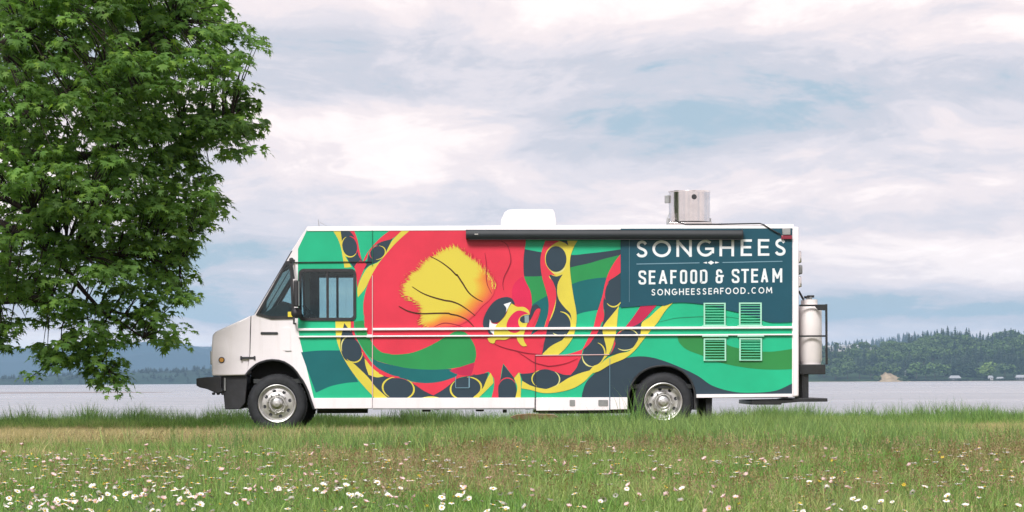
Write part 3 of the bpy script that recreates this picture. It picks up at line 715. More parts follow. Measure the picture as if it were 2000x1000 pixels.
# white skirt below the wrap
MB().prism(TT([(613, 777.5), (727, 777), (727, 797.5), (618, 798)]), YW - 0.006, 0.0).build('skirt', white, truck, bevel=0.004)
MB().prism(TT([(728.5, 777), (1044, 776.5), (1044, 797), (728.5, 797.5)]), YW - 0.012, 0.0).build('skirt', white, truck, bevel=0.004)
MB().prism(TT([(1047, 776.5), (1190, 776), (1190, 801), (1047, 802)]), YW - 0.006, 0.0).build('skirt', white, truck, bevel=0.004)
MB().prism(TT([(1192, 776), (1225, 776), (1225, 799), (1192, 800)]), YW - 0.006, 0.0).build('skirt', white, truck, bevel=0.004)
MB().prism(TT([(1360, 770), (1547, 769), (1547, 775), (1360, 777)]), YW - 0.004, 0.0).build('skirt', white, truck, bevel=0.003)
MB().prism(TT([(728.5, 797.8), (1044, 797.4), (1044, 799.6), (728.5, 800)]), YW - 0.016, 0.0).build('skirt_trim', grey_metal, truck)
for x0 in (1112.5, 1168.5):
    MB().prism(TT(rrect(x0, 781, x0 + (10.5 if x0 < 1150 else 19), 793, 1.5)), YW - 0.014, YW - 0.004).build('skirt_latch', grey_metal, truck, bevel=0.002)
# louvred vents
slat_m = mat('louvre_paint', lin((95, 192, 152)), 0.5, var=0.05)
frame_m = mat('louvre_frame_paint', lin((158, 214, 190)), 0.5, var=0.05)
for (x0, y0, x1, y1) in ((1374, 591.5, 1417, 636), (1443, 591, 1487.5, 635.5), (1374, 661, 1418, 705), (1443.5, 660.5, 1488, 704.5)):
    v_ = MB().prism(TT([(x0, y0), (x1, y0), (x1, y1), (x0, y1)]), YW - 0.012, YW + 0.004, [TT([(x0 + 3, y0 + 2.6), (x1 - 3, y0 + 2.6), (x1 - 3, y1 - 1.2), (x0 + 3, y1 - 1.2)])]).build('louvre_vent', frame_m, truck)
    ns = 8
    for k in range(ns):
        zc = y0 + 5.5 + k * (y1 - y0 - 8) / (ns - 1)
        a, b = T(x0 + 3, zc), T(x1 - 3, zc)
        top = max(a[1], b[1])
        MB().add([(a[0], YW + 0.001, a[1] + 0.006), (b[0], YW + 0.001, b[1] + 0.006), (b[0], YW - 0.011, b[1] - 0.003), (a[0], YW - 0.011, a[1] - 0.003), (a[0], YW + 0.001, a[1] - 0.004), (b[0], YW + 0.001, b[1] - 0.004)],
                 [(0, 1, 2, 3), (3, 2, 5, 4), (0, 3, 4), (1, 5, 2)]).build('slat', slat_m, v_, smooth=False)
for (x0, x1, yy) in ((1371, 1422, 656.6), (1440, 1492, 656.4), (1371, 1420, 637.5), (1440, 1490, 637.2)):
    rail(x0, x1, yy, yy - 0.2, 3.2, 'vent_drip_cap', frame_m)
# wheel wells
for arch, lip in ((ARCH_F, 3), (ARCH_R[1:], 3)):
    n = len(arch); mb = MB(); v = []
    for y in (-0.006, 0.62): v += [(T(*p)[0], y, T(*p)[1]) for p in arch]
    mb.add(v, [(i, i + 1, n + i + 1, n + i) for i in range(n - 1)]); mb.add([(T(*p)[0], 0.62, T(*p)[1]) for p in arch], [tuple(range(n))])
    w_ = mb.build('wheel_well', black, truck, recalc=False)
    cxp = sum(p[0] for p in arch) / n
    pts = [(p[0] * 0.985 + cxp * 0.015, p[1] + 1.2) for p in arch]
    mb = MB(); mb.tube([(T(*p)[0], YW - 0.004, T(*p)[1]) for p in pts], 0.016, 6); mb.build('arch_trim', black, w_)
# chassis, tank, axles, flaps
for yy in (0.68, 1.50): MB().box(T(436, 0)[0], T(1545, 0)[0], yy, yy + 0.12, 0.46, 0.60).build('chassis_rail', steel_black, truck)
MB().tube([(T(613, 0)[0], 0.35, 0.42), (T(712, 0)[0], 0.35, 0.42)], 0.15, 16).build('fuel_tank', steel_black, truck)
for xx_, w in ((820, 16), (842, 12), (925, 16), (978, 8), (1022, 10), (1038, 14), (884, 6)):
    MB().box(T(xx_, 0)[0], T(xx_ + w, 0)[0], 0.2, 0.34, 0.27 + 0.02 * (xx_ % 3), 0.42).build('underbody_bracket', steel_black, truck, bevel=0.01)
MB().box(T(1048, 0)[0], T(1225, 0)[0], 0.10, 0.5, 0.255, 0.42).build('generator_tray', steel_black, truck, bevel=0.01)
MB().tube([(T(730, 0)[0], 0.62, 0.42), (T(1040, 0)[0], 0.62, 0.40)], 0.035, 8).build('exhaust_pipe', grey_metal, truck)
for xx_ in (537, 1292): MB().tube([(T(xx_, 0)[0], 0.1, 0.42), (T(xx_, 0)[0], TW - 0.1, 0.42)], 0.06, 12).build('axle', steel_black, truck)
for xx_, y0 in ((1374, 0.1), (1374, TW - 0.55)):
    MB().prism([(T(1375, 0)[0], 0.62), (T(1389, 0)[0], 0.62), (T(1387, 0)[0], 0.14), (T(1377, 0)[0], 0.14)], y0, y0 + 0.45).build('mud_flap', rubber, truck)
MB().box(T(1352, 0)[0], T(1357, 0)[0], 0.04, 0.5, 0.3, 0.55).build('well_edge', black, truck)
# front bumper and skid
o = MB().prism(TT([(383, 739), (398, 737), (432, 735), (432, 756), (436, 765), (424, 769), (404, 760), (390, 757), (383, 753)]), 0.02, TW - 0.02).build('front_bumper', black, truck, bevel=0.02)
MB().prism(TT([(414, 734.5), (482, 733.5), (481, 750), (478, 787), (468, 799), (438, 800), (435, 769), (426, 760)]), 0.10, 0.62).build('bumper_bracket', black, truck, bevel=0.012)
MB().prism(TT([(414, 734.5), (482, 733.5), (481, 750), (478, 787), (468, 799), (438, 800), (435, 769), (426, 760)]), TW - 0.62, TW - 0.10).build('bumper_bracket', black, truck, bevel=0.012)
for xx_ in (412, 421, 430): MB().tube([(T(xx_, 0)[0], 0.05, T(xx_, 769)[1]), (T(xx_, 0)[0], 0.16, T(xx_, 769)[1])], 0.02, 8).build('bumper_bolt', black, o)
MB().box(T(433, 0)[0], T(436, 0)[0], 0.075, 0.098, T(434, 763)[1], T(434, 738)[1]).build('bumper_bar', grey_metal, o)
# wheels
def wheel(px, y, dished, side):
    cx, cz = T(px, 0)[0], 0.415; r = 0.41
    s = side
    prof = [(0.262, 0.01), (0.285, -0.012), (0.33, -0.018), (0.368, -0.010), (0.392, 0.008), (r - 0.004, 0.028), (r, 0.05), (r, 0.2), (r - 0.004, 0.222), (0.36, 0.245), (0.285, 0.245), (0.262, 0.23)]
    w = MB().lathe([(a, s * h) for a, h in prof], (cx, y, cz), 'Y', 56, True).build('wheel', rubber, truck, angle=28)
    for k in range(5):       # tread lugs
        pass
    g = MB()
    for k in range(48):
        a = 2 * math.pi * k / 48; ca, sa = math.cos(a), math.sin(a)
        for h0, h1 in ((0.035, 0.09), (0.105, 0.145), (0.16, 0.215)):
            q = []
            for da in (-0.045, 0.045):
                for rr2 in (r - 0.005, r + 0.008):
                    for h in (h0, h1):
                        q.append((cx + rr2 * math.cos(a + da), y + s * h, cz + rr2 * math.sin(a + da)))
            g.add(q, [(0, 1, 3, 2), (4, 6, 7, 5), (2, 3, 7, 6), (0, 2, 6, 4), (1, 5, 7, 3)])
    g.build('tread', rubber, w, smooth=False)
    d = 0.085 if dished else 0.035
    rp = [(0.268, 0.012), (0.268, -0.012), (0.258, -0.018), (0.244, -0.012), (0.236, 0.010), (0.226, 0.045), (0.205, d), (0.17, d + 0.004), (0.125, d - 0.008), (0.115, d - 0.02), (0.0, d - 0.02)]
    rim = MB().lathe([(a, s * h) for a, h in rp], (cx, y, cz), 'Y', 48).build('rim', chrome, w, angle=40)
    hp = [(0.098, d - 0.018), (0.095, d - 0.05), (0.075, d - 0.075), (0.05, d - 0.085), (0.046, d - 0.115), (0.0, d - 0.12)]
    MB().lathe([(a, s * h) for a, h in hp], (cx, y, cz), 'Y', 24).build('hub', chrome, w, angle=40)
    for k in range(8):
        a = 2 * math.pi * (k + 0.3) / 8
        hc = (cx + 0.182 * math.cos(a), y + s * (d + 0.001), cz + 0.182 * math.sin(a))
        MB().lathe([(0.0, 0.0), (0.019, 0.0), (0.025, -0.002 * s), (0.026, 0.003 * s)], hc, 'Y', 14).build('hand_hole', black, rim, recalc=False)
        a += 0.39
        hc = (cx + 0.137 * math.cos(a), y + s * (d - 0.01), cz + 0.137 * math.sin(a))
        MB().lathe([(0.014, 0.0), (0.014, -0.03 * s), (0.008, -0.038 * s), (0.0, -0.038 * s)], hc, 'Y', 6).build('lug_nut', chrome, rim, angle=20)
wheel(537, 0.045, False, 1); wheel(1292, 0.035, True, 1)
wheel(537, TW - 0.045, False, -1); wheel(1292, TW - 0.035, True, -1)
for y in (0.31, TW - 0.31 - 0.24):
    MB().lathe([(0.262, 0.01), (0.33, -0.008), (0.392, 0.012), (0.41, 0.05), (0.41, 0.2), (0.36, 0.235), (0.262, 0.23)], (T(1292, 0)[0], y, 0.415), 'Y', 40, True).build('inner_tyre', rubber, truck)
# awning roller
ap = [(-0.045, 0.0), (-0.115, 0.0), (-0.145, -0.02), (-0.158, -0.055), (-0.158, -0.085), (-0.14, -0.118), (-0.10, -0.132), (-0.03, -0.132), (YW - 0.002, -0.12), (YW - 0.002, -0.005)]
a0, a1 = T(913, 449.5), T(1447, 449.2)
mb = MB(); nA = len(ap); dzr = 0.0
mb.add([(a0[0], y, a0[1] + z) for y, z in ap] + [(a1[0], y, a1[1] + z - 0.004) for y, z in ap], [(i, (i + 1) % nA, nA + (i + 1) % nA, nA + i) for i in range(nA)] + [tuple(range(nA)), tuple(range(nA, 2 * nA))])
aw = mb.build('awning', awning_m, truck, angle=30)
for (x, z), s in ((a0, -1), (a1, 1)):
    mb = MB(); v = [(x + s * 0.001, y, z + zz * 1.03 + 0.002) for y, zz in ap] + [(x + s * 0.02, y * 0.97, z + zz) for y, zz in ap]
    mb.add(v, [(i, (i + 1) % nA, nA + (i + 1) % nA, nA + i) for i in range(nA)] + [tuple(range(nA)), tuple(range(nA, 2 * nA))]); mb.build('awning_end_cap', black, aw)
MB().box(T(925, 0)[0], T(932, 0)[0], -0.164, -0.158, T(930, 459.5)[1], T(930, 457.5)[1]).build('awning_badge', chrome, aw)
MB().prism([(a0[0] + 0.02, a0[1] - 0.127), (a1[0] - 0.02, a1[1] - 0.131), (a1[0] - 0.02, a1[1] - 0.140), (a0[0] + 0.02, a0[1] - 0.136)], -0.13, -0.045).build('awning_lead_bar', black, aw)
# roof equipment
zrf = T(1000, 441)[1]
mb = MB()
bot = rrect(975, 0, 1087, 1, 0.4, 1)
def rloop(x0, x1, y0, y1, z, r, k=4):
    out = []
    for (cx, cy, a) in ((x1 - r, y1 - r, 0), (x0 + r, y1 - r, 90), (x0 + r, y0 + r, 180), (x1 - r, y0 + r, 270)):
        for i in range(k + 1): out.append((cx + r * math.cos(R(a + 90 * i / k)), cy + r * math.sin(R(a + 90 * i / k)), z))
    return out
xa, xb = T(975, 0)[0], T(1087, 0)[0]
lv = [rloop(xa, xb, 0.55, 1.75, zrf - 0.01, 0.08), rloop(xa + 0.01, xb - 0.01, 0.56, 1.74, zrf + 0.12, 0.08), rloop(xa + 0.06, xb - 0.03, 0.6, 1.7, zrf + 0.23, 0.09), rloop(xa + 0.11, xb - 0.05, 0.64, 1.66, zrf + 0.265, 0.10), rloop(xa + 0.2, xb - 0.12, 0.74, 1.56, zrf + 0.275, 0.08)]
n = len(lv[0]); vv = [p for l in lv for p in l]
mb.add(vv, [(j * n + i, j * n + (i + 1) % n, (j + 1) * n + (i + 1) % n, (j + 1) * n + i) for j in range(len(lv) - 1) for i in range(n)] + [tuple((len(lv) - 1) * n + i for i in range(n))])
ac = mb.build('roof_air_conditioner', white_roof, truck, angle=40)
MB().box(xa - 0.02, xb + 0.02, 0.53, 1.77, zrf - 0.015, zrf + 0.02).build('base_gasket', grey_metal, ac, bevel=0.006)
fc = (T(1351, 0)[0], 0.75, 0); fr_ = 0.288 * 1.02
zb, zt = T(1351, 432)[1] + 0.03, T(1351, 374)[1] + 0.045
fan = MB().lathe([(fr_, zb), (fr_, zt - 0.01), (fr_ + 0.008, zt - 0.004), (fr_ + 0.006, zt + 0.006), (fr_ - 0.006, zt + 0.006), (fr_ - 0.01, zb + 0.1), (0.0, zb + 0.1)], fc, 'Z', 40).build('exhaust_fan', stainless, truck, angle=40)
MB().box(fc[0] - 0.30, fc[0] + 0.30, fc[1] - 0.30, fc[1] + 0.30, zrf - 0.01, zb - 0.015).build('fan_curb', stainless, fan, bevel=0.008)
MB().lathe([(fr_ - 0.06, zb - 0.02), (fr_ + 0.0, zb + 0.004)], fc, 'Z', 32).build('fan_flashing', grey_metal, fan)
hx = T(1358, 0)[0]; hy = fc[1] - math.sqrt(fr_ ** 2 - (hx - fc[0]) ** 2); hz = T(1358, 384.5)[1] + 0.03
MB().lathe([(0.0, -0.006), (0.036, -0.006), (0.038, 0.0), (0.036, 0.02)], (hx, hy, hz), 'Y', 20).build('fan_port', black, fan)
MB().box(fc[0] - fr_ - 0.055, fc[0] - fr_ + 0.006, fc[1] - 0.06, fc[1] + 0.06, zt - 0.16, zt - 0.05).build('fan_switch_box', grey_metal, fan, bevel=0.006)
for xs in (-1, 1):
    MB().box(fc[0] + xs * (fr_ + 0.004) - 0.01, fc[0] + xs * (fr_ + 0.004) + 0.01, fc[1] - 0.04, fc[1] + 0.04, zb - 0.03, zb + 0.05).build('fan_bracket', grey_metal, fan)
MB().tube([(T(1305, 0)[0], 0.5, zrf), (T(1304, 0)[0], 0.5, zrf + 0.10), (T(1309, 0)[0], 0.52, zrf + 0.2)], 0.008, 6).build('fan_conduit', grey_metal, fan)
cp = [(1318, 431), (1326, 436), (1338, 439.5), (1400, 439.5), (1484, 438.3), (1492, 441), (1504, 449), (1518, 457), (1524, 459)]
MB().tube([(T(*p)[0], (0.03 if p[0] < 1480 else -0.02 if p[0] > 1500 else 0.005) - 0.02, T(*p)[1] + 0.012) for p in cp], 0.0095, 8).build('roof_conduit', steel_black, truck)
o = MB().box(T(1523, 0)[0], T(1544, 0)[0], YW - 0.04, YW + 0.002, T(1533, 467.5)[1], T(1533, 460)[1]).build('rear_marker_light', red_lens, truck, bevel=0.006)
MB().box(T(1525, 0)[0], T(1541, 0)[0], YW - 0.05, 0.02, T(1533, 459.2)[1], T(1533, 446)[1]).build('junction_box', grey_metal, truck, bevel=0.005)
an = MB().tube([(T(617, 0)[0], 0.5, zrf - 0.01), (T(615, 0)[0], 0.5, zrf + 0.13)], [0.007, 0.003], 6).build('antenna', grey_metal, truck)
MB().tube([(T(618, 0)[0], 0.45, zrf + 0.09), (T(640, 0)[0], 0.45, zrf + 0.0)], 0.003, 5).build('antenna_stay', grey_metal, an)
# rear: door gear, bottle cage, step bumper
xb0 = T(1560, 0)[0]
for k, (ya, yb) in enumerate(((488, 512), (516, 534), (538, 560))):
    MB().box(xb0 - 0.01, xb0 + 0.05 + 0.012 * (k % 2), 0.25, 0.7, T(1560, yb)[1], T(1560, ya)[1]).build('rear_light_pod', stainless if k != 1 else grey_metal, truck, bevel=0.02)
MB().tube([(xb0 + 0.03, 0.5, T(0 + 1560, 566)[1]), (xb0 + 0.10, 0.5, T(1560, 584)[1])], 0.016, 8).build('gas_hose', steel_black, truck)
cage = MB()
x0c, x1c = xb0 + 0.005, T(1616, 0)[0]
def bar(mb, x0, x1, y0, y1, z0, z1): mb.box(x0, x1, y0, y1, z0, z1)
zt_, zm_, zl_ = T(1590, 596)[1], T(1590, 656)[1], T(1590, 731)[1]
cg = MB().box(x0c, x1c - 0.03, 0.20, 1.05, zl_, T(1590, 712)[1]).build('bottle_tray', steel_black, truck, bevel=0.006)
for y in (0.18, 1.05):
    MB().box(x0c, x1c - 0.03, y, y + 0.022, zt_ - 0.012, zt_ + 0.014).build('cage_bar', steel_black, cg)
    MB().box(x0c, x1c - 0.03, y, y + 0.022, zm_ - 0.012, zm_ + 0.012).build('cage_bar', steel_black, cg)
    MB().box(x1c - 0.03, x1c, y - 0.004, y + 0.026, T(1590, 712)[1], zt_ + 0.018).build('cage_post', steel_black, cg)
MB().box(x1c - 0.024, x1c - 0.004, 0.20, 1.05, zt_ - 0.01, zt_ + 0.012).build('cage_bar', steel_black, cg)
MB().prism(TT([(1594, 597.5), (1616, 597.5), (1616, 606), (1600, 605)]), 0.17, 0.178).build('cage_gusset', steel_black, cg)
MB().prism(TT([(1571, 731), (1583, 731), (1583, 779), (1571, 779)]), 0.25, 0.33).build('tray_post', steel_black, truck, bevel=0.004)
MB().prism(TT([(1571, 731), (1583, 731), (1583, 779), (1571, 779)]), 0.92, 1.00).build('tray_post', steel_black, truck, bevel=0.004)
MB().prism(TT([(1468, 782.5), (1545, 781), (1560, 778), (1617, 777.8), (1617, 784.5), (1562, 785), (1527, 788), (1527, 790.5), (1468, 790.5)]), 0.04, TW - 0.04).build('rear_bumper', steel_black, truck, bevel=0.008)
MB().box(T(1551, 0)[0], T(1558, 0)[0], 0.05, 0.2, T(1555, 779)[1], T(1555, 771)[1]).build('bumper_mount', steel_black, truck)
# gas bottles standing in the tray (they lift out)
for i, (y, lab) in enumerate(((0.40, 'tall white gas bottle nearest the mural side in the rear cage'), (0.80, 'tall white gas bottle behind the other in the rear cage'))):
    cx = (T(1563.5, 0)[0] + T(1609, 0)[0]) / 2; r = (T(1609, 0)[0] - T(1563.5, 0)[0]) / 2 - 0.002
    zb = T(1590, 711.5)[1] + 0.001; zt2 = T(1590, 592)[1]
    g = empty('gas_bottle', (cx, y, zb), lab, 'gas bottle', 'gas bottles in the rear cage')
    r2 = r - 0.004
    MB().lathe([(0, 0), (r2 * 0.9, 0), (r2 * 0.9, 0.03), (r2, 0.06), (r2, zt2 - zb - 0.10), (r2 * 0.93, zt2 - zb - 0.05), (r2 * 0.75, zt2 - zb - 0.015), (r2 * 0.4, zt2 - zb), (0, zt2 - zb)], (cx, y, zb), 'Z', 28).build('bottle', tank_m, g, angle=50)
    MB().lathe([(r2 * 0.62, zt2 - zb - 0.012), (r2 * 0.62, zt2 - zb + 0.06), (r2 * 0.55, zt2 - zb + 0.06), (r2 * 0.55, zt2 - zb - 0.01)], (cx, y, zb), 'Z', 20).build('collar', tank_m, g)
    MB().tube([(cx, y, zt2 - 0.01), (cx, y, zt2 + 0.1)], 0.022, 8).build('valve', grey_metal, g)
    MB().tube([(cx - 0.05, y, zt2 + 0.105), (cx + 0.05, y, zt2 + 0.105)], 0.018, 8).build('valve_handle', steel_black, g)
# ------------------------------------------------------------------ ground, water, far shores
def fbm(x, y, s, o=4, seed=0.0):
    return mnoise.fractal(Vector((x * s + seed, y * s - seed, seed * 0.7)), 1.0, 2.0, o)
def soil_mat():
    m = bpy.data.materials.new('meadow_soil'); m.use_nodes = True
    t = m.node_tree; b = t.nodes['Principled BSDF']; setin(b, Roughness=0.95); b.inputs['Specular IOR Level'].default_value = 0.1
    g = N(t, 'ShaderNodeNewGeometry')
    n1 = N(t, 'ShaderNodeTexNoise'); setin(n1, Scale=0.8, Detail=5.0); t.links.new(g.outputs['Position'], n1.inputs['Vector'])
    n2 = N(t, 'ShaderNodeTexNoise'); setin(n2, Scale=25.0, Detail=3.0); t.links.new(g.outputs['Position'], n2.inputs['Vector'])
    a = ramp(t, n1.outputs[0], [(0.35, (0.075, 0.105, 0.028)), (0.55, (0.10, 0.12, 0.035)), (0.7, (0.16, 0.13, 0.06))])
    c = ramp(t, n2.outputs[0], [(0.35, (0.55, 0.55, 0.55)), (0.65, (1.2, 1.2, 1.2))])
    t.links.new(mixc(t, 1.0, a, c, 'MULTIPLY'), b.inputs['Base Color'])
    bp = N(t, 'ShaderNodeBump'); setin(bp, Strength=0.6, Distance=0.05); t.links.new(n2.outputs[0], bp.inputs['Height']); t.links.new(bp.outputs[0], b.inputs['Normal'])
    return m
BANK = 8.5
def ground_z(x, y):
    e = BANK + 0.9 * fbm(x, 3.0, 0.22, 3, 4.4)
    if y < e:
        return 0.05 * fbm(x, y, 0.25, 3, 1.7) * min(1, max(0, (abs(y - 1.0) - 2.0) / 4)) 
    return -min(5.0, (y - e) * 0.45) + 0.06 * fbm(x, y, 0.6, 3, 2.2)
WATER_Z = -4.0
def grid(name, xs, ys, fz, m, kind='structure', smooth=True):
    v = [(x, y, fz(x, y)) for y in ys for x in xs]; nx = len(xs)
    f = [(j * nx + i, j * nx + i + 1, (j + 1) * nx + i + 1, (j + 1) * nx + i) for j in range(len(ys) - 1) for i in range(nx - 1)]
    mb = MB().add(v, f); o = mb.build(name, m, None, smooth=smooth, angle=180, recalc=False)
    o['kind'] = kind
    return o
grid('meadow', list(np.linspace(-60, 60, 121)), list(np.linspace(-70, 0, 71)) + list(np.linspace(0.5, 22, 44)), ground_z, soil_mat())
def water_mat():
    m = bpy.data.materials.new('sea_water'); m.use_nodes = True
    t = m.node_tree; b = t.nodes['Principled BSDF']
    b.inputs['Base Color'].default_value = (0.30, 0.315, 0.345, 1); setin(b, Roughness=0.30, IOR=1.33)
    g = N(t, 'ShaderNodeNewGeometry'); mp = N(t, 'ShaderNodeMapping'); t.links.new(g.outputs['Position'], mp.inputs[0]); mp.inputs['Scale'].default_value = (0.35, 0.12, 1)
    n = N(t, 'ShaderNodeTexNoise'); setin(n, Scale=1.0, Detail=6.0, Roughness=0.65); t.links.new(mp.outputs[0], n.inputs['Vector'])
    bp = N(t, 'ShaderNodeBump'); setin(bp, Strength=0.45, Distance=0.3); t.links.new(n.outputs[0], bp.inputs['Height']); t.links.new(bp.outputs[0], b.inputs['Normal'])
    mp2 = N(t, 'ShaderNodeMapping'); t.links.new(g.outputs['Position'], mp2.inputs[0]); mp2.inputs['Scale'].default_value = (0.0012, 0.006, 1)
    n3 = N(t, 'ShaderNodeTexNoise'); setin(n3, Scale=1.0, Detail=4.0); t.links.new(mp2.outputs[0], n3.inputs['Vector'])
    r = N(t, 'ShaderNodeMapRange'); t.links.new(n3.outputs[0], r.inputs[0]); setin(r, **{'From Min': 0.35, 'From Max': 0.65, 'To Min': 0.18, 'To Max': 0.42}); t.links.new(r.outputs[0], b.inputs['Roughness'])
    return m
MB().add([(-9000, 10, WATER_Z), (9000, 10, WATER_Z), (9000, 24000, WATER_Z), (-9000, 24000, WATER_Z)], [(0, 1, 2, 3)]).build('water', water_mat(), None, smooth=False, recalc=False)['kind'] = 'structure'

# far hills: heights follow the skyline, trees stand on them
def interp(tab, x):
    if x <= tab[0][0]: return tab[0][1]
    for (a, b), (c, d) in zip(tab, tab[1:]):
        if x <= c: return b + (d - b) * (x - a) / (c - a)
    return tab[-1][1]
hill_m = mat('forest_floor', (0.030, 0.055, 0.022), 0.95, var=0.4, vscale=0.02, spec=0.1)
far_hill_m = mat('far_forest', (0.020, 0.042, 0.030), 0.95, var=0.35, vscale=0.01, spec=0.1)
YS = 3600.0        # right-hand shore
SKY_R = [(1000, 12), (1150, 26), (1350, 44), (1560, 46), (1640, 47), (1690, 52), (1740, 62), (1800, 72), (1860, 78), (1900, 75), (1930, 70), (1970, 76), (2060, 80), (2300, 66), (2600, 30), (2900, 8)]   # crest incl. trees, metres above the water
def shore_x(px, Y): return (px - 1000) * (Y + CAM_D) / FPX
def px_of(x, Y): return 1000 + x * FPX / (Y + CAM_D)
def near_hill(x, y):
    px = px_of(x, y); u = (y - YS) / 900
    crest = max(0.0, interp(SKY_R, px) - 24)
    k = min(1, max(0, (px - 1690) / 80))
    crest = crest * 1.20 * k + 42 * (1 - k) * min(1, max(0, (px - 1100) / 250))
    p = min(1, max(0, u)) ** 0.75 * k + (1 - k) * min(1, max(0, u) / 0.52) ** 0.8
    e = min(1, max(0, (px - 1040) / 120))
    return WATER_Z - 1.5 + (2.6 * min(1, max(0, u * 40)) + crest * p * (1 + 0.12 * fbm(x, y, 0.004, 3, 3))) * e
grid('wooded_shore', list(np.linspace(60, 1300, 90)), list(np.linspace(YS - 15, YS + 40, 8)) + list(np.linspace(YS + 80, YS + 1100, 18)), near_hill, hill_m)
def far_ridge(x, y):
    px = px_of(x, y); u = (y - 6500) / 1500
    tab = [(900, 40), (1300, 95), (1560, 102), (1620, 106), (1700, 113), (1735, 120), (1770, 131), (1850, 136), (1900, 130), (2000, 120), (2300, 100), (2700, 40)]
    return WATER_Z - 2 + (interp(tab, px) - 26) * min(1, max(0, u)) ** 0.6 * min(1, max(0, (px - 920) / 250)) * (1 + 0.04 * fbm(x, y, 0.006, 4, 9))
grid('far_ridge', list(np.linspace(-50, 2400, 110)), list(np.linspace(6480, 8300, 16)), far_ridge, far_hill_m)
# sandy bluff and beach below the wood
sand = mat('bluff_sand', (0.33, 0.26, 0.17), 0.95, var=0.25, vscale=0.15, spec=0.1)
beach_m = mat('beach_sand', (0.50, 0.45, 0.40), 0.95, var=0.2, vscale=0.05, spec=0.1)
def bluff_f(x, y):
    px = px_of(x, y); u = (y - (YS - 14)) / 34
    prof = [(1712, 0), (1720, 9), (1730, 13), (1742, 11), (1752, 7), (1762, 4), (1770, 0)]
    return WATER_Z - 0.5 + interp(prof, px + 2.0 * fbm(x, y, 0.05, 3)) * min(1, max(0, u)) ** 0.7 + 2.6 * fbm(x, y, 0.13, 3, 5) * min(1, max(0, u * 3))
grid('sandy_bluff', list(np.linspace(shore_x(1708, YS), shore_x(1778, YS), 40)), list(np.linspace(YS - 15, YS + 24, 14)), bluff_f, sand)
def beach_f(x, y):
    w = 8 + 6 * fbm(x, 0, 0.012, 3, 7)
    return WATER_Z + 0.5 - 1.1 * max(0, (YS - y - w) / 14)
grid('beach', list(np.linspace(shore_x(1250, YS), shore_x(2500, YS), 120)), list(np.linspace(YS - 30, YS + 6, 8)), beach_f, beach_m)

# left: a low wooded island and a snow-flecked mountain range behind it
YI = 5000.0
ISL = [(-900, 4), (-500, 16), (-100, 20), (0, 21), (60, 24), (120, 27), (200, 29), (300, 33), (420, 36), (560, 34), (700, 22), (820, 10), (900, 3)]
def island(x, y):
    px = px_of(x, y); u = (y - YI) / 500
    return WATER_Z - 1 + max(0, interp(ISL, px) - 9) * math.sin(math.pi * min(1, max(0, u))) ** 0.5 * (1 + 0.15 * fbm(x, y, 0.01, 3, 6))
grid('wooded_island', list(np.linspace(shore_x(-950, YI), shore_x(930, YI), 120)), list(np.linspace(YI, YI + 500, 10)), island, far_hill_m)
def mountain_mat():
    m = bpy.data.materials.new('mountain_rock'); m.use_nodes = True
    t = m.node_tree; b = t.nodes['Principled BSDF']; setin(b, Roughness=0.95); b.inputs['Specular IOR Level'].default_value = 0.1
    g = N(t, 'ShaderNodeNewGeometry'); sp = N(t, 'ShaderNodeSeparateXYZ'); t.links.new(g.outputs['Position'], sp.inputs[0])
    n = N(t, 'ShaderNodeTexNoise'); setin(n, Scale=0.004, Detail=6.0, Roughness=0.65); t.links.new(g.outputs['Position'], n.inputs['Vector'])
    h = math_node(t, 'MULTIPLY_ADD', n.outputs[0], 260.0, sp.outputs[2])
    f = N(t, 'ShaderNodeMapRange'); t.links.new(h, f.inputs[0]); setin(f, **{'From Min': 295.0, 'From Max': 335.0})
    t.links.new(mixc(t, f.outputs[0], (0.014, 0.040, 0.055), (0.75, 0.78, 0.82)), b.inputs['Base Color'])
    return m
YM = 9500.0
def mountains(x, y):
    px = px_of(x, y); u = min(1, max(0, (y - YM) / 1800))
    tab = [(-900, 40), (-500, 120), (-150, 150), (0, 135), (90, 130), (170, 145), (250, 160), (310, 168), (370, 164), (430, 150), (520, 120), (640, 130), (800, 90), (1000, 60), (1200, 20), (1300, 0)]
    r = abs(fbm(x, y, 0.0011, 5, 12))
    return WATER_Z - 5 + interp(tab, px) * u ** 0.8 * (1.12 - 0.55 * r)
grid('mountain_range', list(np.linspace(shore_x(-900, YM), shore_x(1280, YM), 200)), list(np.linspace(YM, YM + 2200, 26)), mountains, mountain_mat())

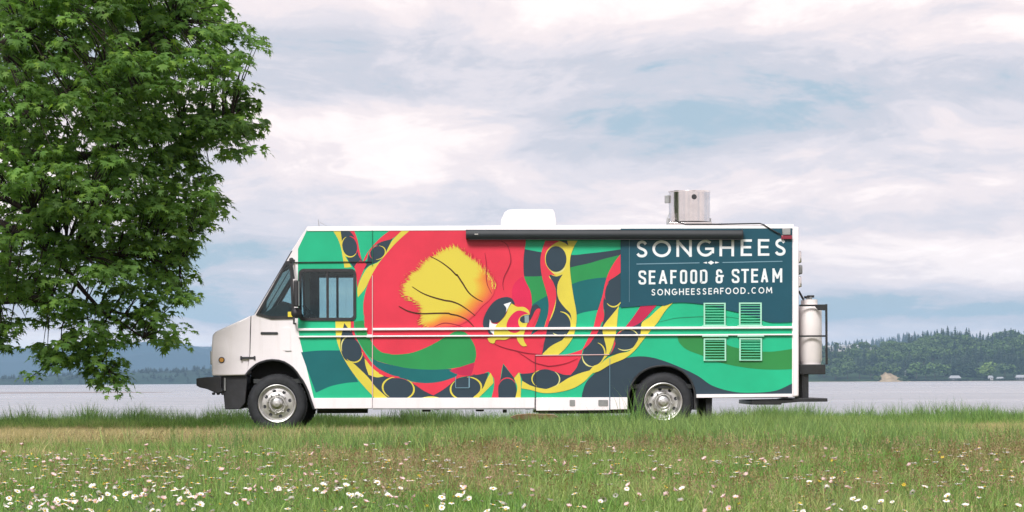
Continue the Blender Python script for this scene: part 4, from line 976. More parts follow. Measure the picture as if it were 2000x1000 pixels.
# ------------------------------------------------------------------ far woods
def leafmat(name, c, trans=0.25, var=0.35, scale=0.25, attr=None):
    m = bpy.data.materials.new(name); m.use_nodes = True
    t = m.node_tree; t.nodes.clear()
    out = N(t, 'ShaderNodeOutputMaterial')
    g = N(t, 'ShaderNodeNewGeometry')
    n = N(t, 'ShaderNodeTexNoise'); setin(n, Scale=scale, Detail=3.0); t.links.new(g.outputs['Position'], n.inputs['Vector'])
    col = ramp(t, n.outputs[0], [(0.3, tuple(v * (1 - var) for v in c)), (0.7, tuple(v * (1 + var) for v in c))])
    rd = ramp(t, g.outputs['Random Per Island'], [(0.0, (0.66, 0.72, 0.75)), (0.6, (1.0, 1.0, 1.0)), (0.9, (1.28, 1.2, 1.0)), (1.0, (1.7, 1.45, 1.0))])
    col = mixc(t, 1.0, col, rd, 'MULTIPLY')
    oi = N(t, 'ShaderNodeObjectInfo')
    ro = ramp(t, oi.outputs['Random'], [(0.0, (0.78, 0.82, 0.85)), (1.0, (1.2, 1.15, 1.0))])
    col = mixc(t, 1.0, col, ro, 'MULTIPLY')
    d = N(t, 'ShaderNodeBsdfPrincipled'); setin(d, Roughness=0.55); d.inputs['Specular IOR Level'].default_value = 0.3
    t.links.new(col, d.inputs['Base Color'])
    tr = N(t, 'ShaderNodeBsdfTranslucent'); 
    tc_ = mixc(t, 1.0, col, (1.25, 1.25, 0.7), 'MULTIPLY'); t.links.new(tc_, tr.inputs[0])
    mx = N(t, 'ShaderNodeMixShader'); mx.inputs[0].default_value = trans
    t.links.new(d.outputs[0], mx.inputs[1]); t.links.new(tr.outputs[0], mx.inputs[2]); t.links.new(mx.outputs[0], out.inputs[0])
    MATS[name] = m
    return m
con_m = leafmat('conifer_needles', (0.030, 0.054, 0.030), 0.1, 0.3, 0.1)
dec_m = leafmat('far_leaves', (0.066, 0.118, 0.034), 0.2, 0.45, 0.03)
lit_m = leafmat('far_light_leaves', (0.17, 0.26, 0.055), 0.2, 0.3, 0.08)
isl_m = leafmat('island_needles', (0.022, 0.042, 0.030), 0.1, 0.3, 0.05)
bark = mat('bark', (0.070, 0.055, 0.042), 0.95, var=0.4, vscale=9, bump=0.9, bscale=25, spec=0.15)
def conifer_mesh(seed, tiers=10, quads=10):
    r_ = random.Random(seed); mb = MB()
    for i in range(tiers):
        u = i / (tiers - 1); z = 0.12 + 0.86 * u; rad = (0.20 * (1 - u) ** 0.7 + 0.014) * r_.uniform(.75, 1.2)
        a0 = r_.uniform(0, 6)
        for k in range(quads):
            a = a0 + 2 * math.pi * k / quads + r_.uniform(-.25, .25); l = rad * r_.uniform(0.6, 1.25); w = 0.30 * l + 0.018
            dzz = r_.uniform(0.02, 0.07)
            c_, s_ = math.cos(a), math.sin(a)
            mb.add([(0, 0, z + 0.05), (l * .6 * c_ - w * s_, l * .6 * s_ + w * c_, z - dzz * .4), (l * c_, l * s_, z - dzz), (l * .6 * c_ + w * s_, l * .6 * s_ - w * c_, z - dzz * .4)], [(0, 1, 2), (0, 2, 3)])
    mb.cur = 1; mb.tube([(0, 0, -0.03), (0, 0, 0.9)], [0.016, 0.004], 4, False)
    return mb
def broadleaf_mesh(seed, n=230):
    r_ = random.Random(seed); mb = MB()
    blobs = [(r_.uniform(-.22, .22), r_.uniform(-.22, .22), r_.uniform(.42, .8), r_.uniform(.15, .25)) for _ in range(8)] + [(0, 0, .55, .30)]
    for _ in range(n):
        b = r_.choice(blobs); d = Vector((r_.gauss(0, 1), r_.gauss(0, 1), r_.gauss(0.2, 1))).normalized()
        p = Vector(b[:3]) + d * b[3] * r_.uniform(.8, 1.05)
        a = d.cross(Vector((r_.gauss(0, 1), r_.gauss(0, 1), r_.gauss(0, 1)))).normalized(); c = d.cross(a)
        s = r_.uniform(.045, .085); a = a * s; c = (c + d * r_.uniform(-.6, .6)) * s
        mb.add([p - a, p - c * .8, p + a, p + c], [(0, 1, 2, 3)])
    mb.cur = 1; mb.tube([(0, 0, -.03), (0, 0, .6)], [.03, .012], 5, False)
    return mb
def as_mesh(mb, name, ms):
    o = mb.build(name, ms, None, smooth=False, recalc=False); me = o.data
    bpy.data.objects.remove(o); return me
CONM = [as_mesh(conifer_mesh(s), 'conifer', [con_m, bark]) for s in range(5)]
BROM = [as_mesh(broadleaf_mesh(s), 'broadleaf', [dec_m, bark]) for s in range(20, 25)]
LITM = [as_mesh(broadleaf_mesh(s), 'light_broadleaf', [lit_m, bark]) for s in range(30, 33)]
def mesh_np(me):
    n = len(me.vertices); v = np.empty(n * 3, 'f'); me.vertices.foreach_get('co', v)
    return v.reshape(-1, 3), [tuple(p.vertices) for p in me.polygons], [p.material_index for p in me.polygons]
def scatter_mass(name, metas, mats, label, cat):
    """many far trees joined into one mass; metas: (mesh data, x, y, z, width, height, turn)"""
    V = []; Fc = []; MI = []; off = 0; cache = {}
    for me, x, y, z, sx, sz, a in metas:
        if me.name not in cache: cache[me.name] = mesh_np(me)
        v, f, mi = cache[me.name]
        c_, s_ = math.cos(a), math.sin(a)
        w = np.empty_like(v); w[:, 0] = (v[:, 0] * c_ - v[:, 1] * s_) * sx + x; w[:, 1] = (v[:, 0] * s_ + v[:, 1] * c_) * sx + y; w[:, 2] = v[:, 2] * sz + z
        V.append(w); Fc += [tuple(i + off for i in q) for q in f]; MI += mi; off += len(v)
    me = bpy.data.meshes.new(name); me.from_pydata(np.concatenate(V).tolist(), [], Fc)
    for m in mats: me.materials.append(m)
    me.polygons.foreach_set('material_index', MI)
    o = bpy.data.objects.new(name, me); COL.objects.link(o); tag(o, label, cat, kind='stuff')
    return o
rt = random.Random(11)
LAB = {'c': ('conifer_tree', 'dark green pointed conifer in the wood across the water', 'tree', 'conifers on the far wooded shore'),
       'b': ('broadleaf_tree', 'rounded mid green tree in the wood across the water', 'tree', 'rounded trees on the far wooded shore'),
       'l': ('light_green_tree', 'pale yellow-green rounded tree by the far beach houses', 'tree', 'pale trees by the far beach')}
def far_tree(kind, x, y, h, w=None):
    me = rt.choice({'c': CONM, 'b': BROM, 'l': LITM}[kind])
    o = bpy.data.objects.new(LAB[kind][0], me); COL.objects.link(o)
    w = w or (h * rt.uniform(0.6, 1.0) + 11 if kind == 'c' else h * rt.uniform(1.0, 1.4))
    o.location = (x, y, near_hill(x, y) - 0.3); o.scale = (w, w, h); o.rotation_euler = (0, 0, rt.uniform(0, 6.28))
    lab = list(LAB[kind][1:]); pq = px_of(x, y); u = (y - YS) / 900
    if kind != 'l':
        where = ('by the beach houses' if pq > 1850 else 'between the sandy bluff and the beach houses' if pq > 1768 else 'beside the sandy bluff' if pq > 1708 else 'at the water below the hillside houses') if u < 0.06 else \
                ('on the slope below the hillside houses' if pq < 1710 else 'low on the wooded hill' if u < 0.4 else 'high on the wooded hill')
        lab[0] = ('dark pointed conifer ' if kind == 'c' else 'rounded mid green tree ') + where + ' across the water'
    tag(o, *lab)
    return o
mass = []; mass_b = []
for i in range(2300):
    px = rt.uniform(1100, 2500); u = rt.random() ** 0.8
    y = YS + 22 + u * 860
    x = shore_x(px, y)
    if 1714 < px < 1772 and u < 0.05: continue
    if px < 1725 and u > 0.55: continue
    cl = 1.2 * fbm(x, y, 0.006, 3, 21) + (0.10 if px > 1775 else -0.35) * (0.1 + u) - 0.12
    kind = 'c' if cl + rt.uniform(-.25, .25) > 0.05 else 'b'
    h = 13 + 13 * rt.random() ** 2.4 if kind == 'c' else rt.uniform(12, 20)
    if px < 1725: h *= 0.75 if u > 0.3 else 0.95
    front = rt.random() < (0.24 if u < 0.25 else 0.07)
    if front and 1600 < px < 2040 and not (1600 < px < 1715 and u > .45): far_tree(kind, x, y, h)
    else:
        me = rt.choice(CONM if kind == 'c' else BROM); w = (h * rt.uniform(.6, 1.0) + 11) if kind == 'c' else h * rt.uniform(1.1, 1.5)
        (mass if kind == 'c' else mass_b).append((me, x, y, near_hill(x, y) - 0.3, w, h, rt.uniform(0, 6.28)))
scatter_mass('far_conifer_wood', mass, [con_m, bark], 'dense dark conifer wood covering the hill across the water', 'wood')
scatter_mass('far_broadleaf_wood', mass_b, [dec_m, bark], 'lighter green rounded treetops mixed through the wood across the water', 'wood')
for px, dy, h, w in ((1714, -2, 10, 13), (1757, -3, 7, 11), (1766, 0, 9, 12), (1722, 24, 22, 24), (1740, 24, 20, 24), (1750, 22, 17, 20), (1632, 18, 17, 24), (1655, 22, 18, 24), (1679, 20, 19, 26), (1700, 18, 17, 22), (1790, 20, 22, 30), (1808, 22, 18, 24), (1826, 24, 20, 28), (1845, 28, 17, 24), (1963, 24, 18, 26), (1980, 24, 17, 24)):
    far_tree('b', shore_x(px, YS + dy), YS + dy, h, w)
for px, dy, h, w in ((1918, 16, 15, 24), (1934, 20, 18, 26), (1928, 28, 20, 30)):
    far_tree('l', shore_x(px, YS + dy), YS + dy, h, w)
for px, dy, h in ((1758, 22, 22), (1773, 24, 28), (1781, 26, 22), (1862, 30, 30), (1874, 36, 34), (1888, 32, 31), (1900, 40, 30), (1851, 700, 26), (1840, 720, 24), (1893, 740, 26), (1975, 760, 28), (1990, 780, 24), (1812, 760, 24)):
    far_tree('c', shore_x(px, YS + dy), YS + dy, h)
mi_ = []
for i in range(900):
    px = rt.uniform(-800, 860); y = YI + rt.uniform(10, 300); x = shore_x(px, y)
    h = rt.uniform(5, 9)
    if interp(ISL, px) < 10: continue
    mi_.append((rt.choice(CONM), x, y, island(x, y) - .5, h * 3.0, h, rt.uniform(0, 6)))
scatter_mass('island_wood', mi_, [isl_m, bark], 'dark wood covering the low island across the water', 'wood')
mr_ = []
for i in range(1300):
    px = rt.uniform(1350, 2150); y = 6500 + rt.uniform(200, 1550); x = shore_x(px, y); h = rt.uniform(20, 34)
    mr_.append((rt.choice(CONM), x, y, far_ridge(x, y) - 1, h * 1.5, h, rt.uniform(0, 6)))
scatter_mass('ridge_wood', mr_, [isl_m, bark], 'hazy blue-green wood along the far ridge', 'wood')
# houses across the water
h_wall = mat('house_wall', (0.52, 0.50, 0.49), 0.8, var=0.06, vscale=0.3)
h_wall2 = mat('house_wall_grey', (0.34, 0.34, 0.35), 0.8, var=0.1, vscale=0.3)
h_wall3 = mat('house_wall_dark', (0.12, 0.115, 0.11), 0.8, var=0.2, vscale=0.3)
h_roof = mat('house_roof', (0.30, 0.32, 0.34), 0.8, var=0.15, vscale=0.4)
h_roof2 = mat('house_roof_pale', (0.30, 0.32, 0.34), 0.7, var=0.1, vscale=0.4)
h_win = mat('house_window', (0.03, 0.04, 0.05), 0.15)
def house(px, Y, zf, w, h, rh, wall, rf, label, turn=0.0):
    x = shore_x(px, Y); z = zf
    o = empty('house', (x, Y, z), label, 'house')
    d = w * 0.7
    MB().box(x - w / 2, x + w / 2, Y, Y + d, z, z + h).build('wall', wall, o, smooth=False)
    e = 0.6
    MB().add([(x - w / 2 - e, Y - e, z + h + .01), (x + w / 2 + e, Y - e, z + h + .01), (x + w / 2 + e, Y + d + e, z + h + .01), (x - w / 2 - e, Y + d + e, z + h + .01), (x - w / 2 + w * .1, Y + d / 2, z + h + rh), (x + w / 2 - w * .1, Y + d / 2, z + h + rh)],
             [(0, 1, 5, 4), (3, 4, 5, 2), (0, 4, 3), (1, 2, 5), (0, 3, 2, 1)]).build('roof', rf, o, smooth=False)
    n = max(2, int(w / 4))
    for k in range(n):
        xc = x - w / 2 + w * (k + .5) / n
        MB().box(xc - w / n * .28, xc + w / n * .28, Y - .12, Y + .02, z + h * .35, z + h * .8).build('window', h_win, o, smooth=False)
    o.rotation_euler.z = turn
    return o
for px, w, h, lab, wall, rf, zp in ((1622, 9, 6, 'small white house at the left end of the hillside row', h_wall, h_roof2, 682), (1645, 11, 7, 'bright white hillside house with pale hip roof above the trees', h_wall, h_roof2, 682),
        (1661, 9, 7, 'white hillside house with grey roof, tallest of the row', h_wall, h_roof, 680), (1673, 8, 6, 'pale hillside house beside the tallest white one', h_wall, h_roof2, 679), (1701, 18, 5, 'long low pale house on the hillside above round trees', h_wall, h_roof2, 681)):
    Y = YS + 560; z = P(px, zp, Y).z
    house(px, YS + 570, near_hill(shore_x(px, YS + 570), YS + 570) - 0.5, w, h + 1, 3.0, wall, rf, lab)
house(1866, YS + 4, WATER_Z + 1.6, 14, 2.6, 3.4, h_wall3, h_roof2, 'grey beach house with pale roof under tall conifers')
house(1935, YS + 6, WATER_Z + 1.2, 6, 3.5, 2.6, h_wall, h_roof, 'white beach house in front of the pale green trees')
house(1954, YS + 8, WATER_Z + 1.0, 9, 2.4, 2.2, h_wall3, h_roof, 'low grey beach house beside the white one')
house(1994, YS + 6, WATER_Z + 1.6, 12, 3.0, 3.4, h_wall3, h_roof2, 'grey beach house with pale roof at the end of the beach')
house(1773, YS + 60, near_hill(shore_x(1773, YS + 60), YS + 60) - 1, 7, 5, 2.5, h_wall2, h_roof2, 'pale house half hidden in the wood behind the sandy bluff')

rk = mat('beach_rock', (0.10, 0.095, 0.09), 0.9, var=0.4, vscale=0.5)
shr = []
for i in range(150):
    px = rt.uniform(1780, 2050); y = YS + rt.uniform(-4, 10); h = rt.uniform(2.0, 4.5)
    if any(abs(px - q) < 6 for q in (1866, 1935, 1954, 1994)) and y < YS + 4: continue
    shr.append((rt.choice(BROM), shore_x(px, y), y, WATER_Z - .3, h * 2.0, h, rt.uniform(0, 6)))
scatter_mass('shore_scrub', shr, [con_m, bark], 'low dark scrub along the far beach between the houses', 'scrub')

def bar_f(x, y): return WATER_Z - 0.1 + 0.45 * math.sin(math.pi * min(1, max(0, (y - 1170) / 60))) * min(1, max(0, (-140 - x) / 30))
grid('sandbar', list(np.linspace(-420, -138, 60)), list(np.linspace(1170, 1230, 7)), bar_f, mat('wet_mud', (0.20, 0.16, 0.15), 0.6, var=0.3, vscale=0.05))
# ------------------------------------------------------------------ the maple
leaf_m = leafmat('maple_leaves', (0.130, 0.255, 0.064), 0.52, 0.40, 1.3)
limb_m = mat('maple_bark', (0.040, 0.032, 0.027), 0.95, var=0.4, vscale=9, bump=0.9, bscale=25, spec=0.15)
CROWN = [(250,-330),(400,-150),(445,-30),(430,10),(455,30),(480,45),(518,82),(505,130),(498,185),(518,240),(525,292),(505,318),(450,318),(388,306),(428,345),(445,398),(430,438),(398,470),(372,500),(392,548),(376,590),(350,620),(370,680),(345,700),(300,682),(262,692),(256,748),(215,758),(150,745),(118,700),(60,690),(0,700),(-100,690),(-300,600),(-500,640),(-800,560),(-1000,300),(-1000,-100),(-800,-350),(-400,-500),(0,-470)]
CR = np.array(CROWN, float)
def inside(x, y):
    c = False; n = len(CR)
    for i in range(n):
        x1, y1 = CR[i]; x2, y2 = CR[(i + 1) % n]
        if (y1 > y) != (y2 > y) and x < (x2 - x1) * (y - y1) / (y2 - y1) + x1: c = not c
    return c
def edge_dist(x, y):
    p = np.array([x, y]); a = CR; b = np.roll(CR, -1, 0); ab = b - a
    t = np.clip(((p - a) * ab).sum(1) / (ab * ab).sum(1), 0, 1)
    return np.sqrt((((a + ab * t[:, None]) - p) ** 2).sum(1)).min()
TY = -0.6
tree = empty('maple_tree', (P(-340, 844, TY).x, TY, 0.0), 'large green maple tree leaning its leafy boughs over the meadow edge', 'tree')
tb = P(-340, 844, TY); tb.z = -0.05
def W(px, py, dy=0.0): return P(px, py, TY + dy)
trunk_path = [tb, W(-345, 760), W(-340, 680), W(-330, 600), W(-320, 520)]
MB().tube(trunk_path, [0.42, 0.33, 0.29, 0.28, 0.27], 14).build('trunk', limb_m, tree, angle=60)
limbs = [  # px, py, depth offset, radius
 [(-325,560,0,.20),(-200,420,-.2,.17),(-80,310,-.3,.14),(0,262,-.4,.11),(60,225,-.4,.085),(110,195,-.5,.07),(180,150,-.6,.05),(260,90,-.8,.03),(340,40,-.9,.015)],
 [(-325,540,.1,.19),(-220,440,.3,.15),(-100,350,.4,.12),(0,300,.4,.10),(100,308,.3,.075),(190,300,.2,.055),(290,262,.1,.035),(390,242,0,.02),(450,238,0,.01)],
 [(-330,600,-.1,.17),(-220,520,-.3,.14),(-110,455,-.5,.11),(0,440,-.6,.085),(80,470,-.6,.06),(150,552,-.6,.035),(210,620,-.5,.02),(280,660,-.5,.01)],
 [(-330,610,.2,.15),(-220,590,.3,.12),(-110,580,.3,.09),(0,578,.3,.07),(100,590,.2,.05),(190,600,.2,.03),(270,620,.1,.015),(330,660,.1,.008)],
 [(-110,455,-.5,.06),(0,380,-.7,.045),(60,410,-.8,.03),(110,455,-.9,.018),(160,500,-1,.01)],
 [(0,300,.4,.06),(110,360,.6,.045),(210,400,.8,.03),(320,410,.9,.018),(410,400,.9,.008)],
 [(80,470,-.6,.04),(160,480,-.4,.03),(260,500,-.2,.02),(350,520,0,.01)],
 [(-320,520,0,.22),(-330,360,.2,.18),(-360,200,.4,.14),(-380,40,.3,.10),(-380,-150,.1,.06),(-370,-320,0,.02)],
 [(-330,360,.2,.13),(-220,200,.6,.11),(-100,60,.9,.08),(0,-60,1.0,.055),(100,-180,1,.03),(180,-260,1,.015)],
 [(-325,480,-.1,.14),(-200,300,-.9,.11),(-80,160,-1.4,.08),(40,60,-1.7,.055),(160,-30,-1.8,.03),(280,-100,-1.8,.015)],
 [(-320,500,.2,.14),(-240,340,1.2,.11),(-120,230,2.0,.08),(10,160,2.3,.055),(150,110,2.4,.03),(280,120,2.2,.015)],
 [(-330,520,0,.16),(-480,400,.2,.12),(-640,320,.3,.08),(-800,260,.3,.04),(-930,200,.2,.015)],
 [(-350,300,.3,.11),(-500,160,.4,.08),(-660,40,.3,.05),(-820,-60,.2,.02)],
 [(-330,560,0,.13),(-460,520,-.8,.09),(-620,500,-1.2,.05),(-780,500,-1.4,.02)],
 [(-330,420,0,.13),(-400,260,-1.4,.10),(-470,120,-2.2,.06),(-560,0,-2.6,.02)],
 [(-330,420,.3,.13),(-420,280,1.6,.10),(-500,140,2.4,.06),(-600,40,2.8,.02)],
 [(150,552,-.6,.014),(120,640,-.55,.010),(125,690,-.55,.007),(115,720,-.5,.004)],
 [(210,620,-.5,.012),(160,690,-.5,.009),(190,705,-.5,.006),(212,724,-.5,.004)],
]
nodes = []
for L in limbs:
    pts = []
    for a, b in zip(L, L[1:]):
        for j in range(3):
            t = j / 3; pts.append(tuple(a[k] + (b[k] - a[k]) * t for k in range(4)))
    pts.append(L[-1])
    path = []; rad = []
    for i, q in enumerate(pts):
        w = W(q[0], q[1], q[2]); wob = 0.05 if 0 < i < len(pts) - 1 else 0
        w += Vector((mnoise.noise(w * 1.7), mnoise.noise(w * 1.7 + Vector((9, 0, 0))), mnoise.noise(w * 1.7 + Vector((0, 9, 0))))) * wob * 1.6
        path.append(w); rad.append(q[3]); nodes.append((w, q[3]))
    MB().tube(path, rad, 8).build('limb', limb_m, tree, angle=60)
NV = np.array([tuple(n[0]) for n in nodes])
# leaf clumps spread through the crown's volume
LEAF = np.array([(0, 0, 0), (0.30, 0.06, 0), (0.56, 0.26, -.10), (0.17, 0.36, -.02), (0.44, 0.80, -.16), (0.09, 0.58, -.05), (0, 1.05, -.22), (-0.09, 0.58, -.05), (-0.44, 0.80, -.16), (-0.17, 0.36, -.02), (-0.56, 0.26, -.10), (-0.30, 0.06, 0)], float)
LEAF[:, 2] += 0.10 * np.abs(LEAF[:, 0])
LT = [(0, 1, 3), (1, 2, 3), (0, 3, 9), (0, 9, 11), (9, 10, 11), (3, 5, 7), (3, 7, 9), (3, 4, 5), (5, 6, 7), (7, 8, 9)]
rc = np.random.default_rng(5)
cl = []
tries = 0
def gap(w):     # airy holes in the crown
    return mnoise.fractal(w * 1.25 + Vector((3.1, 0, 7.7)), 1.0, 2.0, 3)
while len(cl) < CLUMPS and tries < CLUMPS * 30:
    tries += 1
    vis = rc.random() < 0.70
    x = rc.uniform(-60, 530) if vis else rc.uniform(-1000, 400); y = rc.uniform(-80, 765) if vis else rc.uniform(-500, 700)
    if not inside(x, y): continue
    ed = edge_dist(x, y)
    if ed < 9: continue
    th = min(2.9, 0.25 + (ed / 140) * 1.5)
    dy = rc.uniform(-1, 1)
    dy = math.copysign(abs(dy) ** 0.7, dy) * th
    w = P(x, y, TY + dy)
    low = max(0, (y - 380) / 320) * (1 if x < 260 else 0.4)
    g = gap(w)
    if g > 0.20 - 0.22 * low: continue
    if x < 120 and 345 < y < 450 and dy < 0.8 and rc.random() < 0.6: continue
    if y > 560 and x < 330 and rc.random() < 0.38: continue
    if ed < 30 and rc.random() < 0.3: continue
    cl.append((w, ed))
for L in limbs:          # leaves carry on to the tip of every bough
    for (x, y, dy, r_) in L[-2:]:
        for k in range(5 if r_ < 0.03 else 2):
            w = W(x, y, dy) + Vector(rc.normal(0, 0.13, 3)); cl.append((w, 40))
V, Fc = [], []
off = 0
tw = MB()
TD = np.hypot(NV[:, 0] - tb.x, NV[:, 2] - 2.4)
for w, ed in cl:
    wv = np.array(w)
    d2 = ((NV - wv) ** 2).sum(1) + 3.0 * np.maximum(0, TD - math.hypot(wv[0] - tb.x, wv[2] - 2.4) + 0.1) ** 2; i = int(np.argmin(d2)); q = Vector(NV[i])
    if (w - q).length > 0.12:
        mid = (w + q) / 2 + Vector((0, 0, 0.06 * (w - q).length)); tw.tube([q, mid, w], [0.012, 0.008, 0.004], 4, False)
    outd = (w - q); outd.z = 0; outd = np.array(outd.normalized() if outd.length > 1e-4 else (1, 0, 0))
    nl = rc.integers(20, 31); rad = rc.uniform(0.14, 0.23)
    for k in range(nl):
        a = rc.uniform(0, 2 * math.pi); h = rc.uniform(-0.35, 1.0)
        rr = math.sqrt(max(0, 1 - h * h)) * rad * rc.uniform(0.6, 1.25)
        p = wv + np.array([math.cos(a) * rr, math.sin(a) * rr, h * rad * 0.55])
        o = np.array([math.cos(a), math.sin(a), 0]) + 0.35 * outd
        o /= np.linalg.norm(o)
        droop = rc.uniform(0.1, 0.95) + 0.25 * (h < 0.1)
        tip = o * math.cos(droop) + np.array([0, 0, -math.sin(droop)])
        nrm = o * math.sin(droop) + np.array([0, 0, math.cos(droop)]) + rc.normal(0, 0.22, 3)
        sx = np.cross(tip, nrm); sx /= np.linalg.norm(sx); nz_ = np.cross(sx, tip)
        s = 0.055 + 0.085 * rc.random()
        V.append(p + (LEAF[:, :1] * sx + LEAF[:, 1:2] * tip + LEAF[:, 2:] * nz_) * s)
        Fc += [(a_ + off, b_ + off, c_ + off) for a_, b_, c_ in LT]; off += 12
tw.build('twigs', limb_m, tree, smooth=False, recalc=False)['kind'] = 'stuff'
V = np.concatenate(V) - np.array(org(tree))
me = bpy.data.meshes.new('crown'); me.from_pydata(V.tolist(), [], Fc); me.materials.append(leaf_m)
crown = bpy.data.objects.new('crown', me); COL.objects.link(crown); crown.parent = tree; crown['kind'] = 'stuff'

# ------------------------------------------------------------------ grass
def grass_mat(name, c_base, c_tip, var, trans=0.35, height=0.2):
    m = bpy.data.materials.new(name); m.use_nodes = True
    t = m.node_tree; t.nodes.clear()
    out = N(t, 'ShaderNodeOutputMaterial'); g = N(t, 'ShaderNodeNewGeometry')
    at = N(t, 'ShaderNodeAttribute', attribute_name='tint', attribute_type='INSTANCER')
    hue = mixc(t, at.outputs['Fac'], c_base, c_tip)
    rd = ramp(t, g.outputs['Random Per Island'], [(0.0, (1 - var,) * 3), (0.7, (1.0,) * 3), (1.0, (1 + var * 1.3, 1 + var * 1.1, 1 + var * .6))])
    col = mixc(t, 1.0, hue, rd, 'MULTIPLY')
    d = N(t, 'ShaderNodeBsdfPrincipled'); setin(d, Roughness=0.6); d.inputs['Specular IOR Level'].default_value = 0.25
    t.links.new(col, d.inputs['Base Color'])
    tr = N(t, 'ShaderNodeBsdfTranslucent'); t.links.new(mixc(t, 1.0, col, (1.15, 1.2, 0.7), 'MULTIPLY'), tr.inputs[0])
    mx = N(t, 'ShaderNodeMixShader'); mx.inputs[0].default_value = trans
    t.links.new(d.outputs[0], mx.inputs[1]); t.links.new(tr.outputs[0], mx.inputs[2]); t.links.new(mx.outputs[0], out.inputs[0])
    return m
g_green = grass_mat('grass_green', (0.19, 0.37, 0.085), (0.42, 0.49, 0.20), 0.5)
g_lush = grass_mat('grass_lush', (0.13, 0.27, 0.09), (0.33, 0.45, 0.16), 0.5)
g_straw = grass_mat('grass_straw', (0.62, 0.51, 0.31), (0.50, 0.46, 0.22), 0.3)
g_seed = grass_mat('grass_seed_heads', (0.34, 0.22, 0.145), (0.36, 0.30, 0.16), 0.35, 0.3)
def blade(mb, x, y, h, w, lean, a, segs=3):
    v = []; f = []
    ca, sa = math.cos(a), math.sin(a); tw_ = random.uniform(0, 6.28); wx, wy = math.cos(tw_), math.sin(tw_)
    for i in range(segs):
        u = i / segs; ww = w * (1 - u ** 1.6) * .5; o = lean * u * u * h
        z = h * (u - 0.25 * (lean ** 2) * u * u)
        v += [(x + ca * o - wx * ww, y + sa * o - wy * ww, z), (x + ca * o + wx * ww, y + sa * o + wy * ww, z)]
    v.append((x + ca * lean * h, y + sa * lean * h, h * (1 - 0.25 * lean ** 2)))
    for i in range(segs - 1): f.append((2 * i, 2 * i + 1, 2 * i + 3, 2 * i + 2))
    f.append((2 * segs - 2, 2 * segs - 1, 2 * segs))
    mb.add(v, f)
def tuft_mesh(name, m, n, h0, h1, w, spread, lean, seed, heads=False):
    random.seed(seed); mb = MB()
    for _ in range(n):
        a = random.uniform(0, 6.28); r_ = spread * math.sqrt(random.random()); h = random.uniform(h0, h1)
        x, y = math.cos(a) * r_, math.sin(a) * r_; ln = random.uniform(0.05, lean); aa = random.uniform(0, 6.28)
        blade(mb, x, y, h, w * random.uniform(.7, 1.3), ln, aa)
        if heads:
            tx, ty, tz = x + math.cos(aa) * ln * h, y + math.sin(aa) * ln * h, h * (1 - .25 * ln ** 2)
            for k in range(11):
                u = random.random(); rr = 0.017 * (1 - u) + 0.003; an = random.uniform(0, 6.28); z = tz - 0.06 + u * 0.08
                px_, py_ = tx + math.cos(an) * rr, ty + math.sin(an) * rr; s = random.uniform(.0018, .0042)
                mb.add([(px_ - s, py_, z - s * 1.6), (px_ + s * .5, py_ + s, z), (px_ + s, py_ - s, z + s * 1.5)], [(0, 1, 2)])
    o = mb.build(name, m, None, smooth=False, recalc=False)
    COL.objects.unlink(o)
    return o
def scatter(name, sources, pts, rots, scl, tint, label, cat='grass'):
    me = bpy.data.meshes.new(name); me.from_pydata(pts.tolist(), [], [])
    for nm, typ, arr in (('rot', 'FLOAT_VECTOR', rots), ('scl', 'FLOAT', scl), ('tint', 'FLOAT', tint)):
        at = me.attributes.new(nm, typ, 'POINT'); at.data.foreach_set('vector' if typ == 'FLOAT_VECTOR' else 'value', np.asarray(arr, 'f').ravel())
    for m in {s.data.materials[0] for s in sources}: me.materials.append(m)
    o = bpy.data.objects.new(name, me); COL.objects.link(o); tag(o, label, cat, kind='stuff')
    ng = bpy.data.node_groups.new(name, 'GeometryNodeTree')
    ng.interface.new_socket('Geometry', in_out='INPUT', socket_type='NodeSocketGeometry'); ng.interface.new_socket('Geometry', in_out='OUTPUT', socket_type='NodeSocketGeometry')
    gi, go = ng.nodes.new('NodeGroupInput'), ng.nodes.new('NodeGroupOutput')
    jn = ng.nodes.new('GeometryNodeJoinGeometry'); ip = ng.nodes.new('GeometryNodeInstanceOnPoints')
    for s in sources:
        oi = ng.nodes.new('GeometryNodeObjectInfo'); oi.inputs['Object'].default_value = s; oi.inputs['As Instance'].default_value = False
        gt = ng.nodes.new('GeometryNodeGeometryToInstance'); ng.links.new(oi.outputs['Geometry'], gt.inputs[0]); ng.links.new(gt.outputs[0], jn.inputs[0])
    def na(nm, typ):
        n = ng.nodes.new('GeometryNodeInputNamedAttribute'); n.data_type = typ; n.inputs['Name'].default_value = nm
        return n.outputs['Attribute']
    ng.links.new(gi.outputs[0], ip.inputs['Points']); ng.links.new(jn.outputs[0], ip.inputs['Instance'])
    ip.inputs['Pick Instance'].default_value = True
    rv = ng.nodes.new('FunctionNodeRandomValue'); rv.data_type = 'INT'
    rv.inputs[4].default_value = 0; rv.inputs[5].default_value = len(sources) - 1
    ng.links.new(rv.outputs[2], ip.inputs['Instance Index'])
    er = ng.nodes.new('FunctionNodeEulerToRotation'); ng.links.new(na('rot', 'FLOAT_VECTOR'), er.inputs[0]); ng.links.new(er.outputs[0], ip.inputs['Rotation'])
    ng.links.new(na('scl', 'FLOAT'), ip.inputs['Scale'])
    ng.links.new(ip.outputs[0], go.inputs[0])
    md = o.modifiers.new('scatter', 'NODES'); md.node_group = ng
    return o
rg = np.random.default_rng(9)
def field(n, d0, d1, margin=1.8):
    """points over the visible meadow, d metres from where the photographer knelt"""
    k = int(n * 1.0); d = d0 + (d1 - d0) * rg.random(k * 3); wmax = 0.179 * d1 + margin
    x = rg.uniform(-wmax, wmax, k * 3); ok = np.abs(x) < 0.179 * d + margin
    return np.stack([x[ok], d[ok] - CAM_D], 1)[:k]
